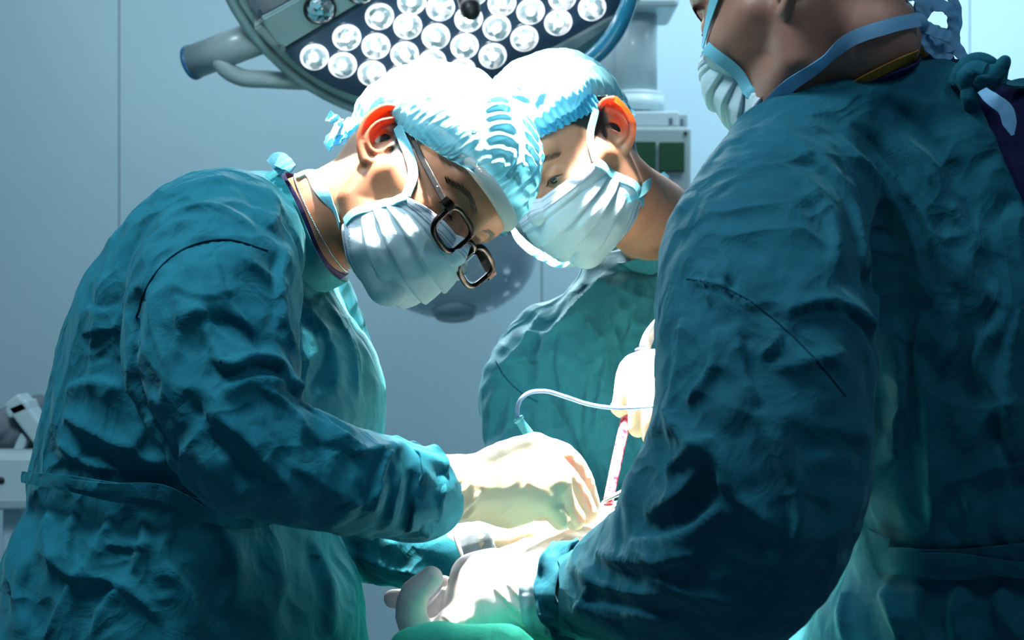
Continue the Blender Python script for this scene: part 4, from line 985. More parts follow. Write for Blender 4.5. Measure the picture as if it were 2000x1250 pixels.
# glasses
gl = None
def rim_pts(sx, cy=.114, cz=-.012, w_=.0245, h_=.0185, n=40, tilt=.0):
    out = []
    for k in range(n):
        t = 2*math.pi*k/n; c_, s_ = math.cos(t), math.sin(t); e = .62
        x = np.sign(c_)*abs(c_)**e*w_; z = np.sign(s_)*abs(s_)**e*h_
        x *= 1+.08*(z > 0)*(z/h_)
        out.append((sx*.0335+x*1.0, cy-.10*abs(sx*.0335+x)**1*(.6 if (x*sx) > 0 else .35), cz+z))
    return out
gla = bpy.data.objects.new('glasses', None); COL.objects.link(gla); gla.parent = P1
def gchild(o): o.parent = gla; o.location = -Vector(P1.location); return o
for sx in (1, -1):
    r = rim_pts(sx); r = r+r[:2]
    gchild(tube('rim', H1.w(r), .0033, M['black'], None, 10, 1, False))
    rp = np.array(rim_pts(sx, n=32)); c = rp.mean(0); Vl = []; 
    for q in (1, .6, .25): Vl += [c+(p-c)*q+np.array([0, .0012*(1-q*q), 0]) for p in rp]
    Fl = [(i*32+k, i*32+(k+1) % 32, (i+1)*32+(k+1) % 32, (i+1)*32+k) for i in range(2) for k in range(32)]+[tuple(64+k for k in range(32))]
    lo_ = gchild(mesh('lens', H1.w(np.array(Vl)), Fl, M['lens'], None)); lo_.modifiers.new('t', 'SOLIDIFY').thickness = .0016
    hg = np.array([sx*.0665, .107, -.002])
    def bar(name, pts, w0, h0, mt):
        V_ = []; P_ = smooth_poly(pts, 14)
        for p in P_:
            for dx, dz in ((-w0, -h0), (w0, -h0), (w0, h0), (-w0, h0)): V_.append(p+np.array([dx, 0, dz]))
        F_ = [(i*4+k, i*4+(k+1) % 4, (i+1)*4+(k+1) % 4, (i+1)*4+k) for i in range(13) for k in range(4)]+[(0, 3, 2, 1), (52, 53, 54, 55)]
        o = mesh(name, H1.w(np.array(V_)), F_, mt, None, False); b_ = o.modifiers.new('b', 'BEVEL'); b_.width = .0008; b_.segments = 2; return gchild(o)
    bar('temple', [hg, (sx*.0715, .080, .006), (sx*.0745, .045, .016), (sx*.0755, .012, .026), (sx*.073, -.010, .028), (sx*.070, -.03, .010)], .0013, .0033, M['black'])
    bar('end_piece', [(sx*.057, .1135, -.001), (sx*.063, .112, -.001), (sx*.0675, .106, -.002)], .0025, .005, M['black'])
    gchild(lathe('rivet', [(.0014, 0), (.001, .0006), (.0001, .0008)], H1.w((sx*.0745, .092, .0028)), H1.d((sx, .1, 0)), M['silver'], None, 12))
gchild(tube('bridge', H1.w([(.011, .1125, -.006), (.005, .116, -.003), (-.005, .116, -.003), (-.011, .1125, -.006)]), .0026, M['black'], None, 10, 5))
# collar, scrub neckline, necklace
ax1 = nrm((.88, -.05, .47)); e1 = nrm((.46, 0, -.87)); e2 = np.cross(ax1, e1)
cc1 = at(597, 447, 1.885)
collar('collar', cc1-ax1*.004, e1, e2, .072, .075, .028, M['collar'], P1, ax1, flare=.03)
collar('scrub_neckline', cc1+ax1*.004, e1, e2, .066, .068, .020, M['navy'], P1, ax1)
nc = []
for k in range(64):
    t = 2*math.pi*k/64; p = cc1+ax1*.020+e1*math.cos(t)*.0635+e2*math.sin(t)*.066; nc.append(p)
nb = bmesh.new()
for k in range(220):
    i = k/220*64; p = nc[int(i) % 64]*(1-i % 1)+nc[(int(i)+1) % 64]*(i % 1); q = t1.find_nearest(Vector(p)); p2 = np.array(q[0])+np.array(q[1])*.0012*np.sign(np.dot(np.array(q[1]), p-cc1) or 1)
    bmesh.ops.create_icosphere(nb, subdivisions=1, radius=.0013, matrix=Matrix.Translation(Vector(p2)))
from_bm('necklace', nb, M['silver'], P1, True)
# ---- second surgeon's head
H2 = Head((1190, 266), 2.16, (-.55, -.69, -.47), (-.57, .72, -.39), -1, 1.03)
nk2 = [H2.w((0, -.02, -.035)), H2.w((0, -.03, -.075)), at(1275, 430, 2.32), at(1330, 540, 2.42)]
f2_ = build_head(H2, P2, M['skin2'], nk2, [.056, .057, .060, .068], lambda V: hair_line(V), -1, .0024, out=.75, earf=1.0)
b2 = [o for o in P2.children if o.name.startswith('body')][0]; t2 = world_tree(b2, P2)
def edge2(t):
    c = math.cos(t); return math.radians(88 + (2 if c > 0 else 36)*abs(c)**1.5*(1 if c < 0 else -1))
cap_mesh(H2, P2, M['cap'], f2_, (0, .0, .050), (0, .05, 1), (0, 1, 0), None, (.092, .112, .092, .108), n=200, m=60, edge_fn=edge2, puff_seed=31)
# the folded blue brow band of the second cap
bp = [(-.075, -.012, .052), (-.073, .03, .056), (-.060, .064, .062), (-.034, .088, .066), (0, .096, .067), (.034, .088, .066), (.060, .064, .062), (.073, .03, .056)]
def band(H, f, pts, width, mt, parent, name='cap_band', n=180, amp=.0013, lift=.003):
    P = smooth_poly(pts, n); V_ = []; nr_ = 9
    for i, p in enumerate(P):
        for r in range(nr_):
            s_ = (r/(nr_-1)-.5)*width; V_.append(p+np.array([0, 0, s_+.0012*math.sin(i*.9)*(r in (0, nr_-1))]))
    V_ = np.array(V_)
    f = f.bare
    for _ in range(4):
        d = f(V_); G = grad(f, V_, .003); V_ = V_+G*np.clip((lift-d)/((G*G).sum(1)+.2), -.006, .006)[:, None]
    G = grad(f, V_, .003); G /= np.linalg.norm(G, axis=1)[:, None]; k = np.repeat(np.arange(n), nr_); r_ = np.tile(np.arange(nr_), n)
    V_ = V_+G*(amp*np.sin(k*1.15+.6*np.sin(k*.37))+.003*np.sin(r_/(nr_-1)*math.pi))[:, None]
    i, j = np.meshgrid(np.arange(n-1), np.arange(nr_-1), indexing='ij'); q0 = (i*nr_+j).ravel()
    return mesh(name, H.w(V_), np.stack([q0, q0+1, q0+nr_+1, q0+nr_], 1), mt, parent)
band(H2, f2_, bp, .034, M['cap_fold'], P2)
mk2, MP2, MN2, _ = mask_build(H2, P2, f2_, seed=15, mts=(M['mask'], M['mask_strip']))
for j in (-1, 0): side_tape(H2, mk2, MP2, MN2, j, P2, .013)
e_t = px_of(H2.w(MP2[0, 0])); e_b = px_of(H2.w(MP2[-1, 0])); print('mask2 corners', e_t, e_b, 'crown', px_of(H2.w((0, 0, .13))), 'eye', px_of(H2.w((-.033, .09, .001))), 'far bottom', px_of(H2.w(MP2[-1, -1])))
for pts, wd in (([(*e_t, 2.16), (1150, 270, 2.16), (1158, 225, 2.18), (1164, 200, 2.2)], .010), ([(*e_b, 2.2), (1215, 392, 2.22), (1240, 378, 2.28), (1262, 362, 2.34), (1278, 352, 2.38)], .012)):
    u = tie('tie', t2, pts, wd, M['binding'], None, .004); u.parent = mk2
for q in ([(1272, 362, 2.36), (1285, 352, 2.36), (1297, 345, 2.36), (1302, 340, 2.36)], [(1270, 358, 2.37), (1284, 360, 2.37), (1295, 368, 2.37), (1300, 350, 2.37)], [(1290, 352, 2.36), (1298, 362, 2.36), (1296, 372, 2.36)]):
    k = ribbon('tie_knot', [at(*a) for a in q], [.008, .013, .015, .010], M['binding'], None, [(0, -1, .3)]*len(q), .002, 6, None, .001); k.parent = mk2
k = ribbon('binding', [at(*a) for a in [(1000, 444, 2.12), (1012, 464, 2.11), (1035, 486, 2.10), (1065, 504, 2.095), (1098, 518, 2.09), (1112, 514, 2.09)]], [.006, .010, .011, .011, .009, .004], M['binding'], None, [(0, -1, .1)]*6, .0016, 6, None, .0008); k.parent = mk2
ax2 = nrm((-.45, -.35, .80)); e1 = nrm(np.array([.86, 0, .40])); e1 = nrm(e1-ax2*(e1@ax2)); e2 = np.cross(ax2, e1)
cc2 = at(1292, 452, 2.36)
collar('collar', cc2-ax2*.012, e1, e2, .078, .074, .030, M['gown2'], P2, ax2, flare=.03)
tie('scrub_neckline', t2, [(1350, 398, 2.32), (1362, 402, 2.32), (1366, 420, 2.31), (1358, 440, 2.30), (1346, 462, 2.30)], .010, M['mustard'], P2, .003, .002)
tie('scrub_edge', t2, [(1366, 398, 2.34), (1378, 404, 2.33), (1380, 425, 2.32), (1370, 455, 2.31)], .010, M['navy'], P2, .003, .002)
# ---- third surgeon's head
OCC[0] = 0
H3 = Head((1508, -28), 1.66, (-.76, .56, -.33), (.59, .80, 0), -1, 1.17)
nk3 = [H3.w((0, -.02, -.03)), H3.w((0, -.035, -.055)), at(1690, 70, 1.77), at(1745, 190, 1.81)]
def hair3(V):
    z = np.interp(V[:, 1], [-.12, -.06, -.025, -.005, .015, .03, .05, .08], [-.035, -.030, -.004, .01, -.012, .0, .042, .062]); return np.clip((V[:, 2]-z)/.02, 0, 1)*.9
f3_ = build_head(H3, P3, M['skin3'], nk3, [.054, .050, .058, .066], hair3, -1, .0026, out=.42, earf=.05)
b3 = [o for o in P3.children if o.name.startswith('body')][0]; t3 = world_tree(b3, P3)
def edge3(t):
    c = math.cos(t); return math.radians(80 + (2 if c > 0 else 22)*abs(c)**1.5*(1 if c < 0 else -1))
cap_mesh(H3, P3, M['cap'], f3_, (0, .0, .06), (0, .05, 1), (0, 1, 0), None, (.092, .112, .085, .108), n=120, m=30, edge_fn=edge3, puff_seed=51)
mk3, MP3, MN3, _ = mask_build(H3, P3, f3_, seed=25, mts=(M['mask'], M['mask_strip']), top=(.047, .080, -.018), bot=(.043, .062, -.080))
for j in (-1, 0): side_tape(H3, mk3, MP3, MN3, j, P3, .012)
e_t = px_of(H3.w(MP3[0, 0])); e_b = px_of(H3.w(MP3[-1, 0])); print('mask3 corners', e_t, e_b)
def mchild(o, mk, P): o.parent = mk; return o
mchild(tie('tie', t3, [(*e_t, 1.62), (1390, 40, 1.62), (1400, 0, 1.63), (1415, -50, 1.66)], .012, M['binding'], None, .004), mk3, P3)
mchild(tie('tie', t3, [(*e_b, 1.62), (1535, 168, 1.62), (1595, 122, 1.65), (1660, 80, 1.68), (1730, 54, 1.72), (1785, 42, 1.76)], .014, M['tie3'], None, .006), mk3, P3)
kn = at(1790, 40, 1.72)
loops = [[(1788, 45, 1.72), (1765, 20, 1.71), (1762, -5, 1.71), (1790, -10, 1.71), (1800, 20, 1.71), (1792, 44, 1.71)],
         [(1792, 44, 1.71), (1820, 10, 1.71), (1850, 15, 1.71), (1862, 55, 1.72), (1852, 90, 1.72), (1830, 78, 1.72), (1800, 55, 1.71)],
         [(1790, 40, 1.71), (1812, -15, 1.72), (1850, -20, 1.73), (1868, 30, 1.74), (1864, 80, 1.74), (1880, 110, 1.74), (1900, 128, 1.74)],
         [(1792, 42, 1.70), (1805, 75, 1.70), (1825, 100, 1.71), (1850, 105, 1.72), (1856, 80, 1.73)],
         [(1800, 50, 1.70), (1830, 62, 1.70), (1856, 72, 1.71)]]
for q in loops: mchild(ribbon('tie_bow', [at(*a) for a in q], .0135, M['tie3'], None, [(.3, -1, .2)]*len(q), .0016, 8, None, .001), mk3, P3)
mchild(tube('tie_bow', [at(1778, 38, 1.70), at(1792, 42, 1.695), at(1806, 52, 1.70)], [.006, .009, .006], M['tie3'], None, 12), mk3, P3)
mchild(ribbon('tie_end', [at(*a) for a in [(1918, 176, 1.63), (1940, 195, 1.62), (1962, 212, 1.62), (1966, 218, 1.62), (1972, 240, 1.62), (1978, 264, 1.62)]], [.010, .014, .014, .015, .014, .003], M['tie3'], None, [(.1, -1, .1)]*6, .0014, 6), mk3, P3)
ax3 = nrm((-.35, -.10, .93)); e1 = nrm(np.array([.93, 0, .35])); e2 = np.cross(ax3, e1)
cc3 = at(1712, 168, 1.79)
tie('scrub_neckline', t3, [(1600, 205, 1.70), (1640, 178, 1.70), (1690, 150, 1.71), (1750, 120, 1.74), (1800, 100, 1.78), (1822, 88, 1.80)], .012, M['mustard'], P3, .004, .002)
tie('scrub_collar', t3, [(1630, 200, 1.70), (1690, 168, 1.70), (1740, 146, 1.72), (1800, 124, 1.76), (1850, 118, 1.79), (1885, 135, 1.80)], .020, M['navy'], P3, .005, .003)
# ------------------------------------------------------------------ gloved hands
def glove(name, palm, fingers, mt, parent, h=.0022, k=.008, folds=None, amp=.0, extra=None, seed=1):
    """palm: [(points, radii)...] blended softly, fingers: [(points, radii)...] each its own chain"""
    pc_ = [(smooth_poly([at(*q) for q in P], 8), np.interp(np.linspace(0, 1, 8), np.linspace(0, 1, len(r)), r)) for P, r in palm]
    fc_ = []
    for P, r in fingers:
        P = [at(*q) for q in P]; n = (len(P)-1)*3+1; S = smooth_poly(P, n); rr = np.interp(np.linspace(0, 1, n), np.linspace(0, 1, len(r)), r)
        # knuckle swellings
        fc_.append((S, rr))
    def f(p):
        d = None
        for P, r in pc_:
            e = chain(p, P, r); d = e if d is None else smin(d, e, .022)
        g = None
        for P, r in fc_:
            e = chain(p, P, r); g = e if g is None else smin(g, e, .0022)
        if g is not None: d = smin(d, g, k)
        return d
    al = np.concatenate([P-r.max() for P, r in pc_+fc_]+[P+r.max() for P, r in pc_+fc_])
    V, Q = surface(f, al.min(0)-.006, al.max(0)+.006, h)
    if folds:
        D, N = creases(V, Q, folds); V = V+N*D[:, None]
    N = vnormals(V, Q); V = V+N*(amp*(.0018*(ridged(V, 38, (1, 1, 1), 1, seed)-.4)+.0012*crumple(V, 60, (1, 1, 1), seed)))[:, None]
    return mesh(name, V, Q, mt, parent)
def knit_cuff(name, pts, r, mt, parent, n=64, rib=.0008):
    P = smooth_poly([at(*q) for q in pts], 18); m = len(P); T = np.gradient(P, axis=0); T /= np.linalg.norm(T, axis=1)[:, None]; x = frame_to(T[0])[:, 0]; V = []
    rs = np.interp(np.linspace(0, 1, m), np.linspace(0, 1, len(r)), r)
    for i in range(m):
        x = nrm(x-T[i]*(x@T[i])); y = np.cross(T[i], x)
        for k in range(n):
            a = 2*math.pi*k/n; V.append(P[i]+(rs[i]+rib*math.sin(a*26)+.0012*math.sin(i*1.1+3*a))*(math.cos(a)*x+math.sin(a)*y))
    Q = np.array([(i*n+k, i*n+(k+1) % n, (i+1)*n+(k+1) % n, (i+1)*n+k) for i in range(m-1) for k in range(n)])
    o = mesh(name, np.array(V), Q, mt, parent); o.modifiers.new('t', 'SOLIDIFY').thickness = .002; return o
# near hand of the first surgeon, closed over the wound
glove('glove', [([(812, 957, 1.735), (870, 955, 1.75), (930, 952, 1.775), (985, 942, 1.80)], [.037, .0355, .034, .034]),
                ([(985, 940, 1.80), (1020, 905, 1.83), (1045, 882, 1.845)], [.034, .032, .019]), ([(990, 955, 1.80), (1050, 930, 1.82)], [.032, .030]), ([(1000, 975, 1.81), (1060, 950, 1.81)], [.024, .026])],
      [([(1040, 880, 1.845), (1095, 893, 1.86), (1132, 937, 1.875), (1152, 985, 1.885)], [.0175, .0165, .0145, .0115]),
       ([(1035, 905, 1.82), (1088, 925, 1.835), (1122, 962, 1.85), (1145, 1002, 1.86)], [.019, .017, .0145, .0120]),
       ([(1030, 930, 1.80), (1075, 950, 1.81), (1102, 985, 1.82), (1122, 1014, 1.83)], [.018, .016, .014, .0115]),
       ([(1015, 955, 1.785), (1052, 972, 1.79), (1078, 995, 1.795), (1095, 1018, 1.80)], [.016, .014, .012, .010]),
       ([(965, 965, 1.84), (1020, 985, 1.87), (1080, 995, 1.89), (1135, 1003, 1.895)], [.021, .017, .014, .012])],
      M['glove'], P1, folds=[([(850, 1010), (870, 960), (880, 920)], .0035, .004, 1), ([(870, 1012), (895, 970), (920, 940)], .0035, .004, -1), ([(845, 1000), (850, 950)], .003, .003, 1), ([(885, 1015), (915, 985), (940, 960)], .0035, .0035, 1), ([(905, 1015), (930, 990)], .003, .003, -1), ([(860, 940), (890, 950), (910, 980)], .003, -.003)], amp=.7, seed=2)
# far hand of the first surgeon with its grey cuff
knit_cuff('knit_cuff', [(880, 1096, 1.975), (930, 1072, 1.965), (985, 1052, 1.955)], [.0385, .0400, .0380], M['cuff'], P1)
tube('glove_rim', [at(906+0*math.cos(t), 1084, 1.97)+np.array([.006*math.cos(t)*0-.012*math.sin(t), .041*math.cos(t), .041*math.sin(t)]) for t in np.linspace(0, 2*math.pi, 33)], .0032, M['gauze'], P1, 10, 1, False)
glove('glove', [([(965, 1058, 1.958), (1030, 1042, 1.95), (1075, 1025, 1.94)], [.0375, .035, .029])],
      [([(1070, 1005, 1.955), (1110, 1003, 1.95), (1142, 1022, 1.94)], [.016, .014, .0115]), ([(1075, 1030, 1.93), (1115, 1035, 1.92), (1140, 1048, 1.92)], [.016, .014, .0115]), ([(1070, 1050, 1.92), (1100, 1058, 1.91), (1120, 1066, 1.91)], [.015, .013, .011]), ([(1055, 1065, 1.93), (1082, 1078, 1.92), (1100, 1080, 1.92)], [.014, .012, .010]), ([(1020, 1012, 1.97), (1060, 990, 1.975), (1100, 992, 1.975)], [.018, .015, .0125])],
      M['glove'], P1, h=.0026, amp=.5, seed=5)
# the third surgeon's left hand in front
knit_cuff('knit_cuff', [(1118, 1158, 1.69), (1085, 1157, 1.693), (1035, 1157, 1.70)], [.0435, .0425, .0405], M['cuff'], P3)
tube('cuff_edge', [at(1098, 1158, 1.69)+np.array([-.006*math.sin(t)+.004*math.cos(t), .0415*math.cos(t), .0415*math.sin(t)]) for t in np.linspace(0, 2*math.pi, 33)], .0022, M['gauze'], P3, 8, 1, False)
glove('glove', [([(1052, 1158, 1.70), (990, 1156, 1.715), (945, 1156, 1.725)], [.0395, .0385, .035]), ([(960, 1120, 1.735), (922, 1118, 1.74)], [.022, .016]), ([(960, 1190, 1.71), (898, 1205, 1.715)], [.028, .019])],
      [([(905, 1215, 1.70), (862, 1238, 1.695), (826, 1240, 1.69), (803, 1202, 1.69), (809, 1162, 1.69), (842, 1129, 1.695)], [.019, .017, .0165, .0155, .0145, .0115]),
       ([(880, 1190, 1.75), (840, 1180, 1.765), (800, 1171, 1.77), (768, 1169, 1.775)], [.016, .014, .0125, .0095]),
       ([(905, 1165, 1.735), (872, 1185, 1.73), (852, 1200, 1.74), (848, 1170, 1.755), (866, 1146, 1.76)], [.019, .0155, .014, .013, .011]),
       ([(915, 1200, 1.70), (880, 1222, 1.69), (852, 1246, 1.70), (840, 1262, 1.71)], [.019, .0165, .015, .012]),
       ([(960, 1210, 1.76), (900, 1225, 1.79), (860, 1222, 1.80)], [.020, .016, .013])],
      M['glove_white'], P3, k=.0035, folds=[([(965, 1145), (1000, 1180), (1045, 1215)], .003, .0035, 1), ([(990, 1135), (1015, 1165), (1045, 1205)], .003, .0035, 1), ([(865, 1200), (880, 1215), (888, 1228)], .0025, .003, 1), ([(880, 1130), (862, 1160), (852, 1185)], .003, .003, -1), ([(1000, 1205), (1030, 1222), (1060, 1232)], .003, .003, 1)], amp=.5, seed=8)
# the second surgeon's hand holding the suction tube
glove('glove', [([(1262, 725, 2.03), (1300, 738, 2.05), (1350, 765, 2.07), (1390, 790, 2.08)], [.020, .030, .034, .034]), ([(1240, 718, 2.02), (1290, 716, 2.03)], [.0125, .018])],
      [([(1285, 722, 2.02), (1233, 718, 2.01), (1221, 760, 2.0), (1215, 797, 2.0)], [.016, .0135, .0128, .0118]),
       ([(1292, 730, 2.0), (1266, 732, 1.99), (1250, 780, 1.985), (1246, 835, 1.985)], [.016, .014, .0132, .0115]),
       ([(1305, 750, 1.99), (1284, 765, 1.98), (1275, 800, 1.975), (1271, 850, 1.975)], [.016, .0135, .0125, .011]),
       ([(1330, 775, 1.98), (1306, 790, 1.97), (1300, 830, 1.965), (1296, 868, 1.965)], [.016, .013, .012, .010]),
       ([(1300, 745, 2.06), (1240, 770, 2.04), (1210, 796, 2.02)], [.018, .014, .0105])],
      M['glove'], P2, h=.0026, amp=.4, seed=11)
glove('glove', [([(1580, 985, 2.01), (1545, 1000, 2.0), (1515, 1015, 1.99)], [.036, .034, .030])],
      [([(1515, 995+i*14, 2.0-i*.014), (1478, 1010+i*14, 1.995-i*.014), (1452, 1040+i*10, 1.99-i*.014)], [.014, .012, .010]) for i in range(4)]+[([(1545, 990, 2.02), (1505, 990, 2.05), (1470, 1005, 2.05)], [.016, .013, .011])],
      M['glove_white'], P3, h=.004)
# ------------------------------------------------------------------ gown cuffs
def hem(name, c, axis, r0, r1, ln, mt, parent, n=96, m=16, seed=0, squash=1.0):
    ax = nrm(axis); R = frame_to(ax); V = []
    for i in range(m):
        t = i/(m-1)
        for k in range(n):
            a = 2*math.pi*k/n; r = r0+(r1-r0)*t+.0030*math.sin(a*5+seed+2*t)+.0018*math.sin(a*11+seed*2-3*t)+.0035*math.exp(-((t-.93)/.09)**2)
            V.append(np.asarray(c)+R@np.array([r*math.cos(a), r*squash*math.sin(a), ln*t+.004*math.sin(a*3+seed)]))
    Q = np.array([(i*n+k, i*n+(k+1) % n, (i+1)*n+(k+1) % n, (i+1)*n+k) for i in range(m-1) for k in range(n)])
    o = mesh(name, np.array(V), Q, mt, parent); o.modifiers.new('t', 'SOLIDIFY').thickness = .0035; return o
d1 = at(830, 958, 1.74)-at(745, 950, 1.705)
hem('sleeve_hem', at(765, 952, 1.71), d1, .0500, .0455, .036, M['gown1'], P1, seed=1)
hem('sleeve_hem', at(858, 1087, 1.985), at(905, 1085, 1.97)-at(850, 1088, 1.985), .0385, .0410, .022, M['gown1'], P1, seed=4)
hem('sleeve_hem', at(1130, 1158, 1.685), at(1090, 1158, 1.69)-at(1140, 1156, 1.68), .052, .0495, .024, M['gown3'], P3, seed=7)
# belts
def belt(name, V, Q, pts, width, mt, parent, lift=.007, d=1.8, tw=0):
    tr_ = bvh(V, Q); q = [snap(tr_, x, y, d, lift) for x, y in pts]
    return ribbon(name, [a for a, n in q], width, mt, parent, [n for a, n in q], .003, 8)
belt('belt', V1, Q1, [(66, 932), (90, 934), (150, 942), (230, 955), (320, 970), (400, 982), (480, 992), (560, 1000)], [.012, .013, .016, .020, .022, .022, .020, .018], M['gown1'], P1, .013, 1.8)
belt('belt', V1, Q1, [(150, 940), (230, 946), (320, 958), (400, 965), (450, 975)], [.008, .012, .016, .018, .014], M['gown1'], P1, .018, 1.8)
tube('belt_knot', [at(64, 932, 1.93), at(72, 928, 1.92), at(82, 936, 1.90)], [.007, .009, .006], M['gown1'], P1, 12)
belt('belt', V3, Q3, [(1660, 1080), (1720, 1082), (1780, 1092), (1860, 1100), (1930, 1092), (2000, 1084), (2080, 1080)], [.026, .026, .028, .030, .030, .028, .028], M['gown3'], P3, .008, 1.65)
belt('belt', V3, Q3, [(1800, 1078), (1870, 1086), (1940, 1100), (2010, 1110), (2080, 1115)], [.010, .014, .016, .016, .014], M['gown3'], P3, .013, 1.65)
def seam(V, Q, pts, mt, parent, d):
    tr_ = bvh(V, Q); q = [snap(tr_, x, y, d, .0003) for x, y in smooth_poly(pts, len(pts)*5)]
    return tube('seam', [a for a, n in q], .0010 if d > 1.6 else .0007, mt, parent, 6, 1)
seam(V1, Q1, [(266, 620), (290, 555), (338, 500), (385, 476), (440, 468), (522, 490)], M['seam'], P1, 1.75)
seam(V2, Q2, [(968, 705), (985, 735), (1015, 765), (1050, 785)], M['seam'], P2, 2.38)
seam(V3, Q3, [(1342, 545), (1400, 556), (1450, 580), (1520, 632), (1590, 700), (1652, 775)], M['seam'], P3, 1.52)
# neck tie of the third gown: a cloth knot with a loop and ends
for q, r in (([(1862, 168, 1.66), (1880, 140, 1.655), (1905, 124, 1.65), (1932, 132, 1.645), (1938, 158, 1.65), (1912, 172, 1.65), (1884, 168, 1.655)], [.007, .010, .011, .010, .009, .008]),
             ([(1905, 165, 1.645), (1925, 150, 1.64), (1950, 135, 1.64), (1962, 120, 1.64), (1955, 135, 1.645), (1948, 160, 1.65)], [.010, .012, .009, .006, .008, .009]),
             ([(1895, 172, 1.65), (1890, 150, 1.645), (1904, 136, 1.64), (1926, 140, 1.635)], [.010, .011, .009, .008]),
             ([(1886, 150, 1.65), (1895, 170, 1.648), (1893, 195, 1.65), (1890, 212, 1.655)], [.012, .010, .009, .004])):
    tube('neck_knot', [at(*a) for a in q], r, M['gown3'], P3, 14)
ribbon('neck_tie', [at(*a) for a in [(1945, 160, 1.66), (1975, 165, 1.68), (2010, 160, 1.70), (2060, 165, 1.72)]], [.012, .016, .02, .022], M['gown3'], P3, [(0, -.6, 1)]*4, .003)
# ------------------------------------------------------------------ instruments
st_ = tag(tube('suction_tube', [at(1226, 806, 2.0), at(1206, 895, 1.975), at(1187, 985, 1.945)], [.0068, .0064, .0060], M['tube'], None, 20), 'clear suction tube streaked with blood held between gloved fingers', 'suction tube')
k = tube('connector', [at(1249, 712, 2.03), at(1255, 692, 2.035)], .0078, M['purple'], st_, 20); 
k.location = (0, 0, 0)
lathe('flange', [(.0001, 0), (.0108, 0), (.0108, .003), (.0001, .003)], at(1256, 692, 2.035), at(1261, 676, 2.04)-at(1256, 692, 2.035), M['purple'], None, 24).parent = st_
tube('hidden_shaft', [at(1249, 712, 2.03), at(1236, 765, 2.03), at(1226, 808, 2.0)], .006, M['tube'], None, 12).parent = st_
tag(tube('suction_hose', [at(1258, 684, 2.037), at(1266, 660, 2.04), at(1284, 635, 2.03), at(1310, 620, 2.0), at(1370, 650, 1.97), at(1420, 760, 1.99), at(1450, 950, 2.0), at(1430, 1150, 1.98), at(1400, 1260, 1.95)], .0072, M['whitehose'], None, 18), 'thick white suction hose arching up from the violet connector', 'hose')
pen_ = tag(tube('cautery_pencil', [at(1012, 818, 1.885), at(1026, 838, 1.885), at(1046, 866, 1.88)], [.0048, .0056, .0062], M['lightblue'], None, 18), 'light blue instrument pencil sticking out of the first surgeon\'s glove', 'cautery pencil')
lathe('pencil_collar', [(.0001, 0), (.0060, 0), (.0060, .004), (.0001, .004)], at(1011, 816, 1.885), at(1030, 843, 1.885)-at(1011, 816, 1.885), M['lightblue'], None, 20).parent = pen_
tube('pencil_tip', [at(1046, 866, 1.88), at(1100, 940, 1.89), at(1158, 992, 1.90)], [.006, .004, .0012], M['steel'], None, 10).parent = pen_
tag(tube('cable', [at(1370, 1230, 1.93), at(1400, 1100, 1.93), at(1420, 900, 1.93), at(1370, 810, 1.93), at(1290, 793, 1.945), at(1245, 796, 1.955), at(1200, 797, 1.95), at(1150, 790, 1.94), at(1100, 774, 1.925), at(1062, 764, 1.91), at(1032, 768, 1.90), at(1014, 785, 1.89), at(1010, 803, 1.885), at(1012, 819, 1.885)], .0024, M['bluecable'], None, 12), 'thin pale blue cable looping over from the blue pencil', 'cable')
tag(tube('drain_tube', [at(1300, 850, 1.99), at(1282, 870, 1.985), at(1272, 905, 1.975), at(1266, 938, 1.97), at(1250, 950, 1.965), at(1238, 968, 1.96), at(1233, 990, 1.955)], .0030, M['bluecable'], None, 12), 'thin blue tube hanging down below the upper gloved hand', 'tube')
fo = empty('forceps', at(1220, 960, 1.94), 'steel forceps reaching into the wound beside the bloody tube', 'forceps')
tube('arm', [at(1300, 928, 1.955), at(1264, 943, 1.945), at(1215, 962, 1.93), at(1176, 981, 1.915)], [.0042, .0040, .0030, .0012], M['steel'], fo, 10)
tube('arm', [at(1300, 926, 1.965), at(1262, 939, 1.958), at(1212, 962, 1.94), at(1176, 981, 1.917)], [.0040, .0038, .0028, .0012], M['steel'], fo, 10)
ch = empty('clamp', at(797, 1242, 1.74), 'black-handled clamp hanging below the white gloved fingers', 'clamp')
tube('handle_ring', [at(800+13*math.cos(t), 1248+19*math.sin(t), 1.74) for t in np.linspace(0, 2*math.pi, 25)], .0034, M['black'], ch, 10, 1, False)
tube('shank', [at(806, 1232, 1.74), at(850, 1215, 1.76)], .003, M['black'], ch, 10)
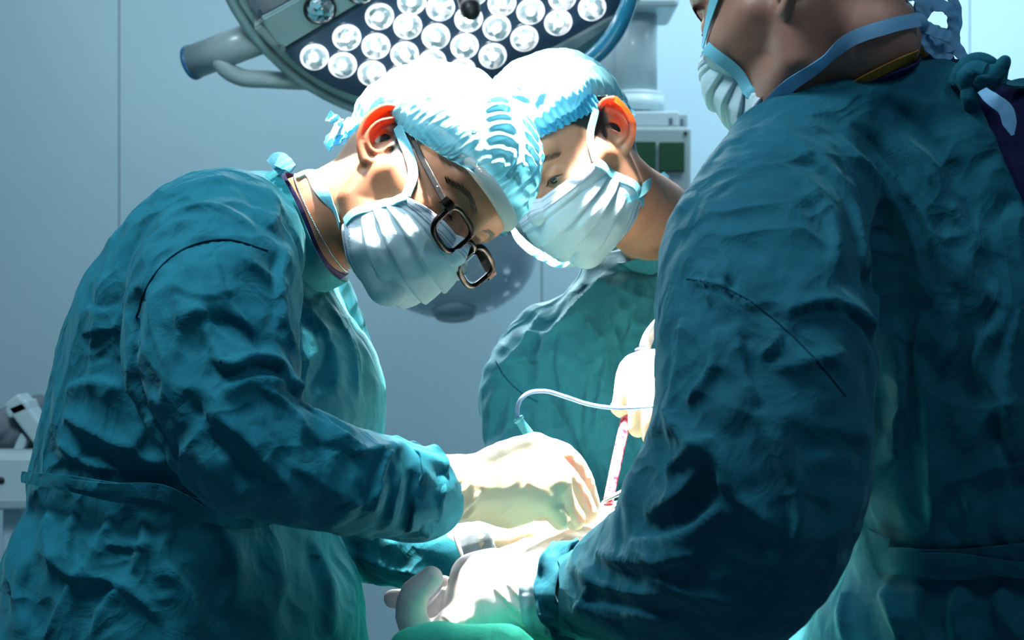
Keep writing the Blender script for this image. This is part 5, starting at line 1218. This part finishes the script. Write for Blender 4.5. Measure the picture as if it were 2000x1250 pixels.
# ------------------------------------------------------------------ draped patient and table
tb = empty('operating_table', (.10, 2.0, 0), 'operating table hidden under the green drape between the surgeons', 'table')
box('table_pad', (.095, 1.93, .80), (.28, .58, .06), M['blackrub'], tb, .02)
box('table_top', (.095, 1.93, .755), (.29, .59, .03), M['steel'], tb, .004)
box('column', (.10, 2.0, .39), (.16, .2, .70), M['greypaint'], tb, .01)
box('base', (.10, 2.0, .03), (.34, .6, .06), M['greypaint'], tb, .015)
def fd(p):
    q = (p-np.array([.095, 1.93, .83]))/np.array([.172, .33, .105]); kk = (np.abs(q)**3.2).sum(1)**(1/3.2); d = (kk-1)*.105
    d = smin(d, ell(p, (.135, 1.98, .955), (.15, .16, .075)), .05)
    d = smin(d, chain(p, [at(812, 1272, 1.63), at(860, 1258, 1.62), at(930, 1262, 1.62), at(985, 1268, 1.63)], [.022, .022, .018, .016]), .02)
    d = smin(d, ell(p, (-.015, 1.645, .915), (.085, .05, .075)), .03)
    sk = np.maximum(np.maximum(np.abs(p[:, 0]-.095)-.168-.006*np.sin(p[:, 1]*38), np.abs(p[:, 1]-1.93)-.32-.006*np.sin(p[:, 0]*40)), np.maximum(p[:, 2]-.86, .46-p[:, 2]))
    return smin(d, sk, .03)
V, Q = surface(fd, (-.16, 1.45, .44), (.36, 2.42, 1.09), .0075)
N = vnormals(V, Q); V = V+N*(.006*(ridged(V, 9, (1, 1, .5), 1, 4)-.4)+.008*crumple(V, 14, (1, 1, .6), 4))[:, None]
Q = Q[(V[Q][:, :, 2] > .485).all(1)]
do_ = mesh('surgical_drape', V, Q, M['drape'], None); md_ = do_.modifiers.new('t', 'SOLIDIFY'); md_.thickness = .003; md_.offset = -1
tag(do_, 'green cloth draped over the patient and table at the bottom edge', 'drape')
fg = lambda p: smin(smin(smin(ell(p, (.10, 1.93, 1.005), (.12, .15, .045)), ell(p, at(1190, 1062, 1.955), (.075, .06, .045)), .03), ell(p, at(1110, 1092, 1.93), (.085, .06, .028)), .03), ell(p, at(1250, 1050, 1.98), (.05, .05, .036)), .03)
V, Q = surface(fg, (-.04, 1.75, .94), (.28, 2.11, 1.10), .005)
N = vnormals(V, Q); V = V+N*(.004*crumple(V, 30, (1, 1, 1), 9)+.002*(ridged(V, 30)-.4))[:, None]
tag(mesh('gauze_pad', V, Q, M['whitedrape'], None), 'bright white gauze packed around the wound under the gloved hands', 'gauze')
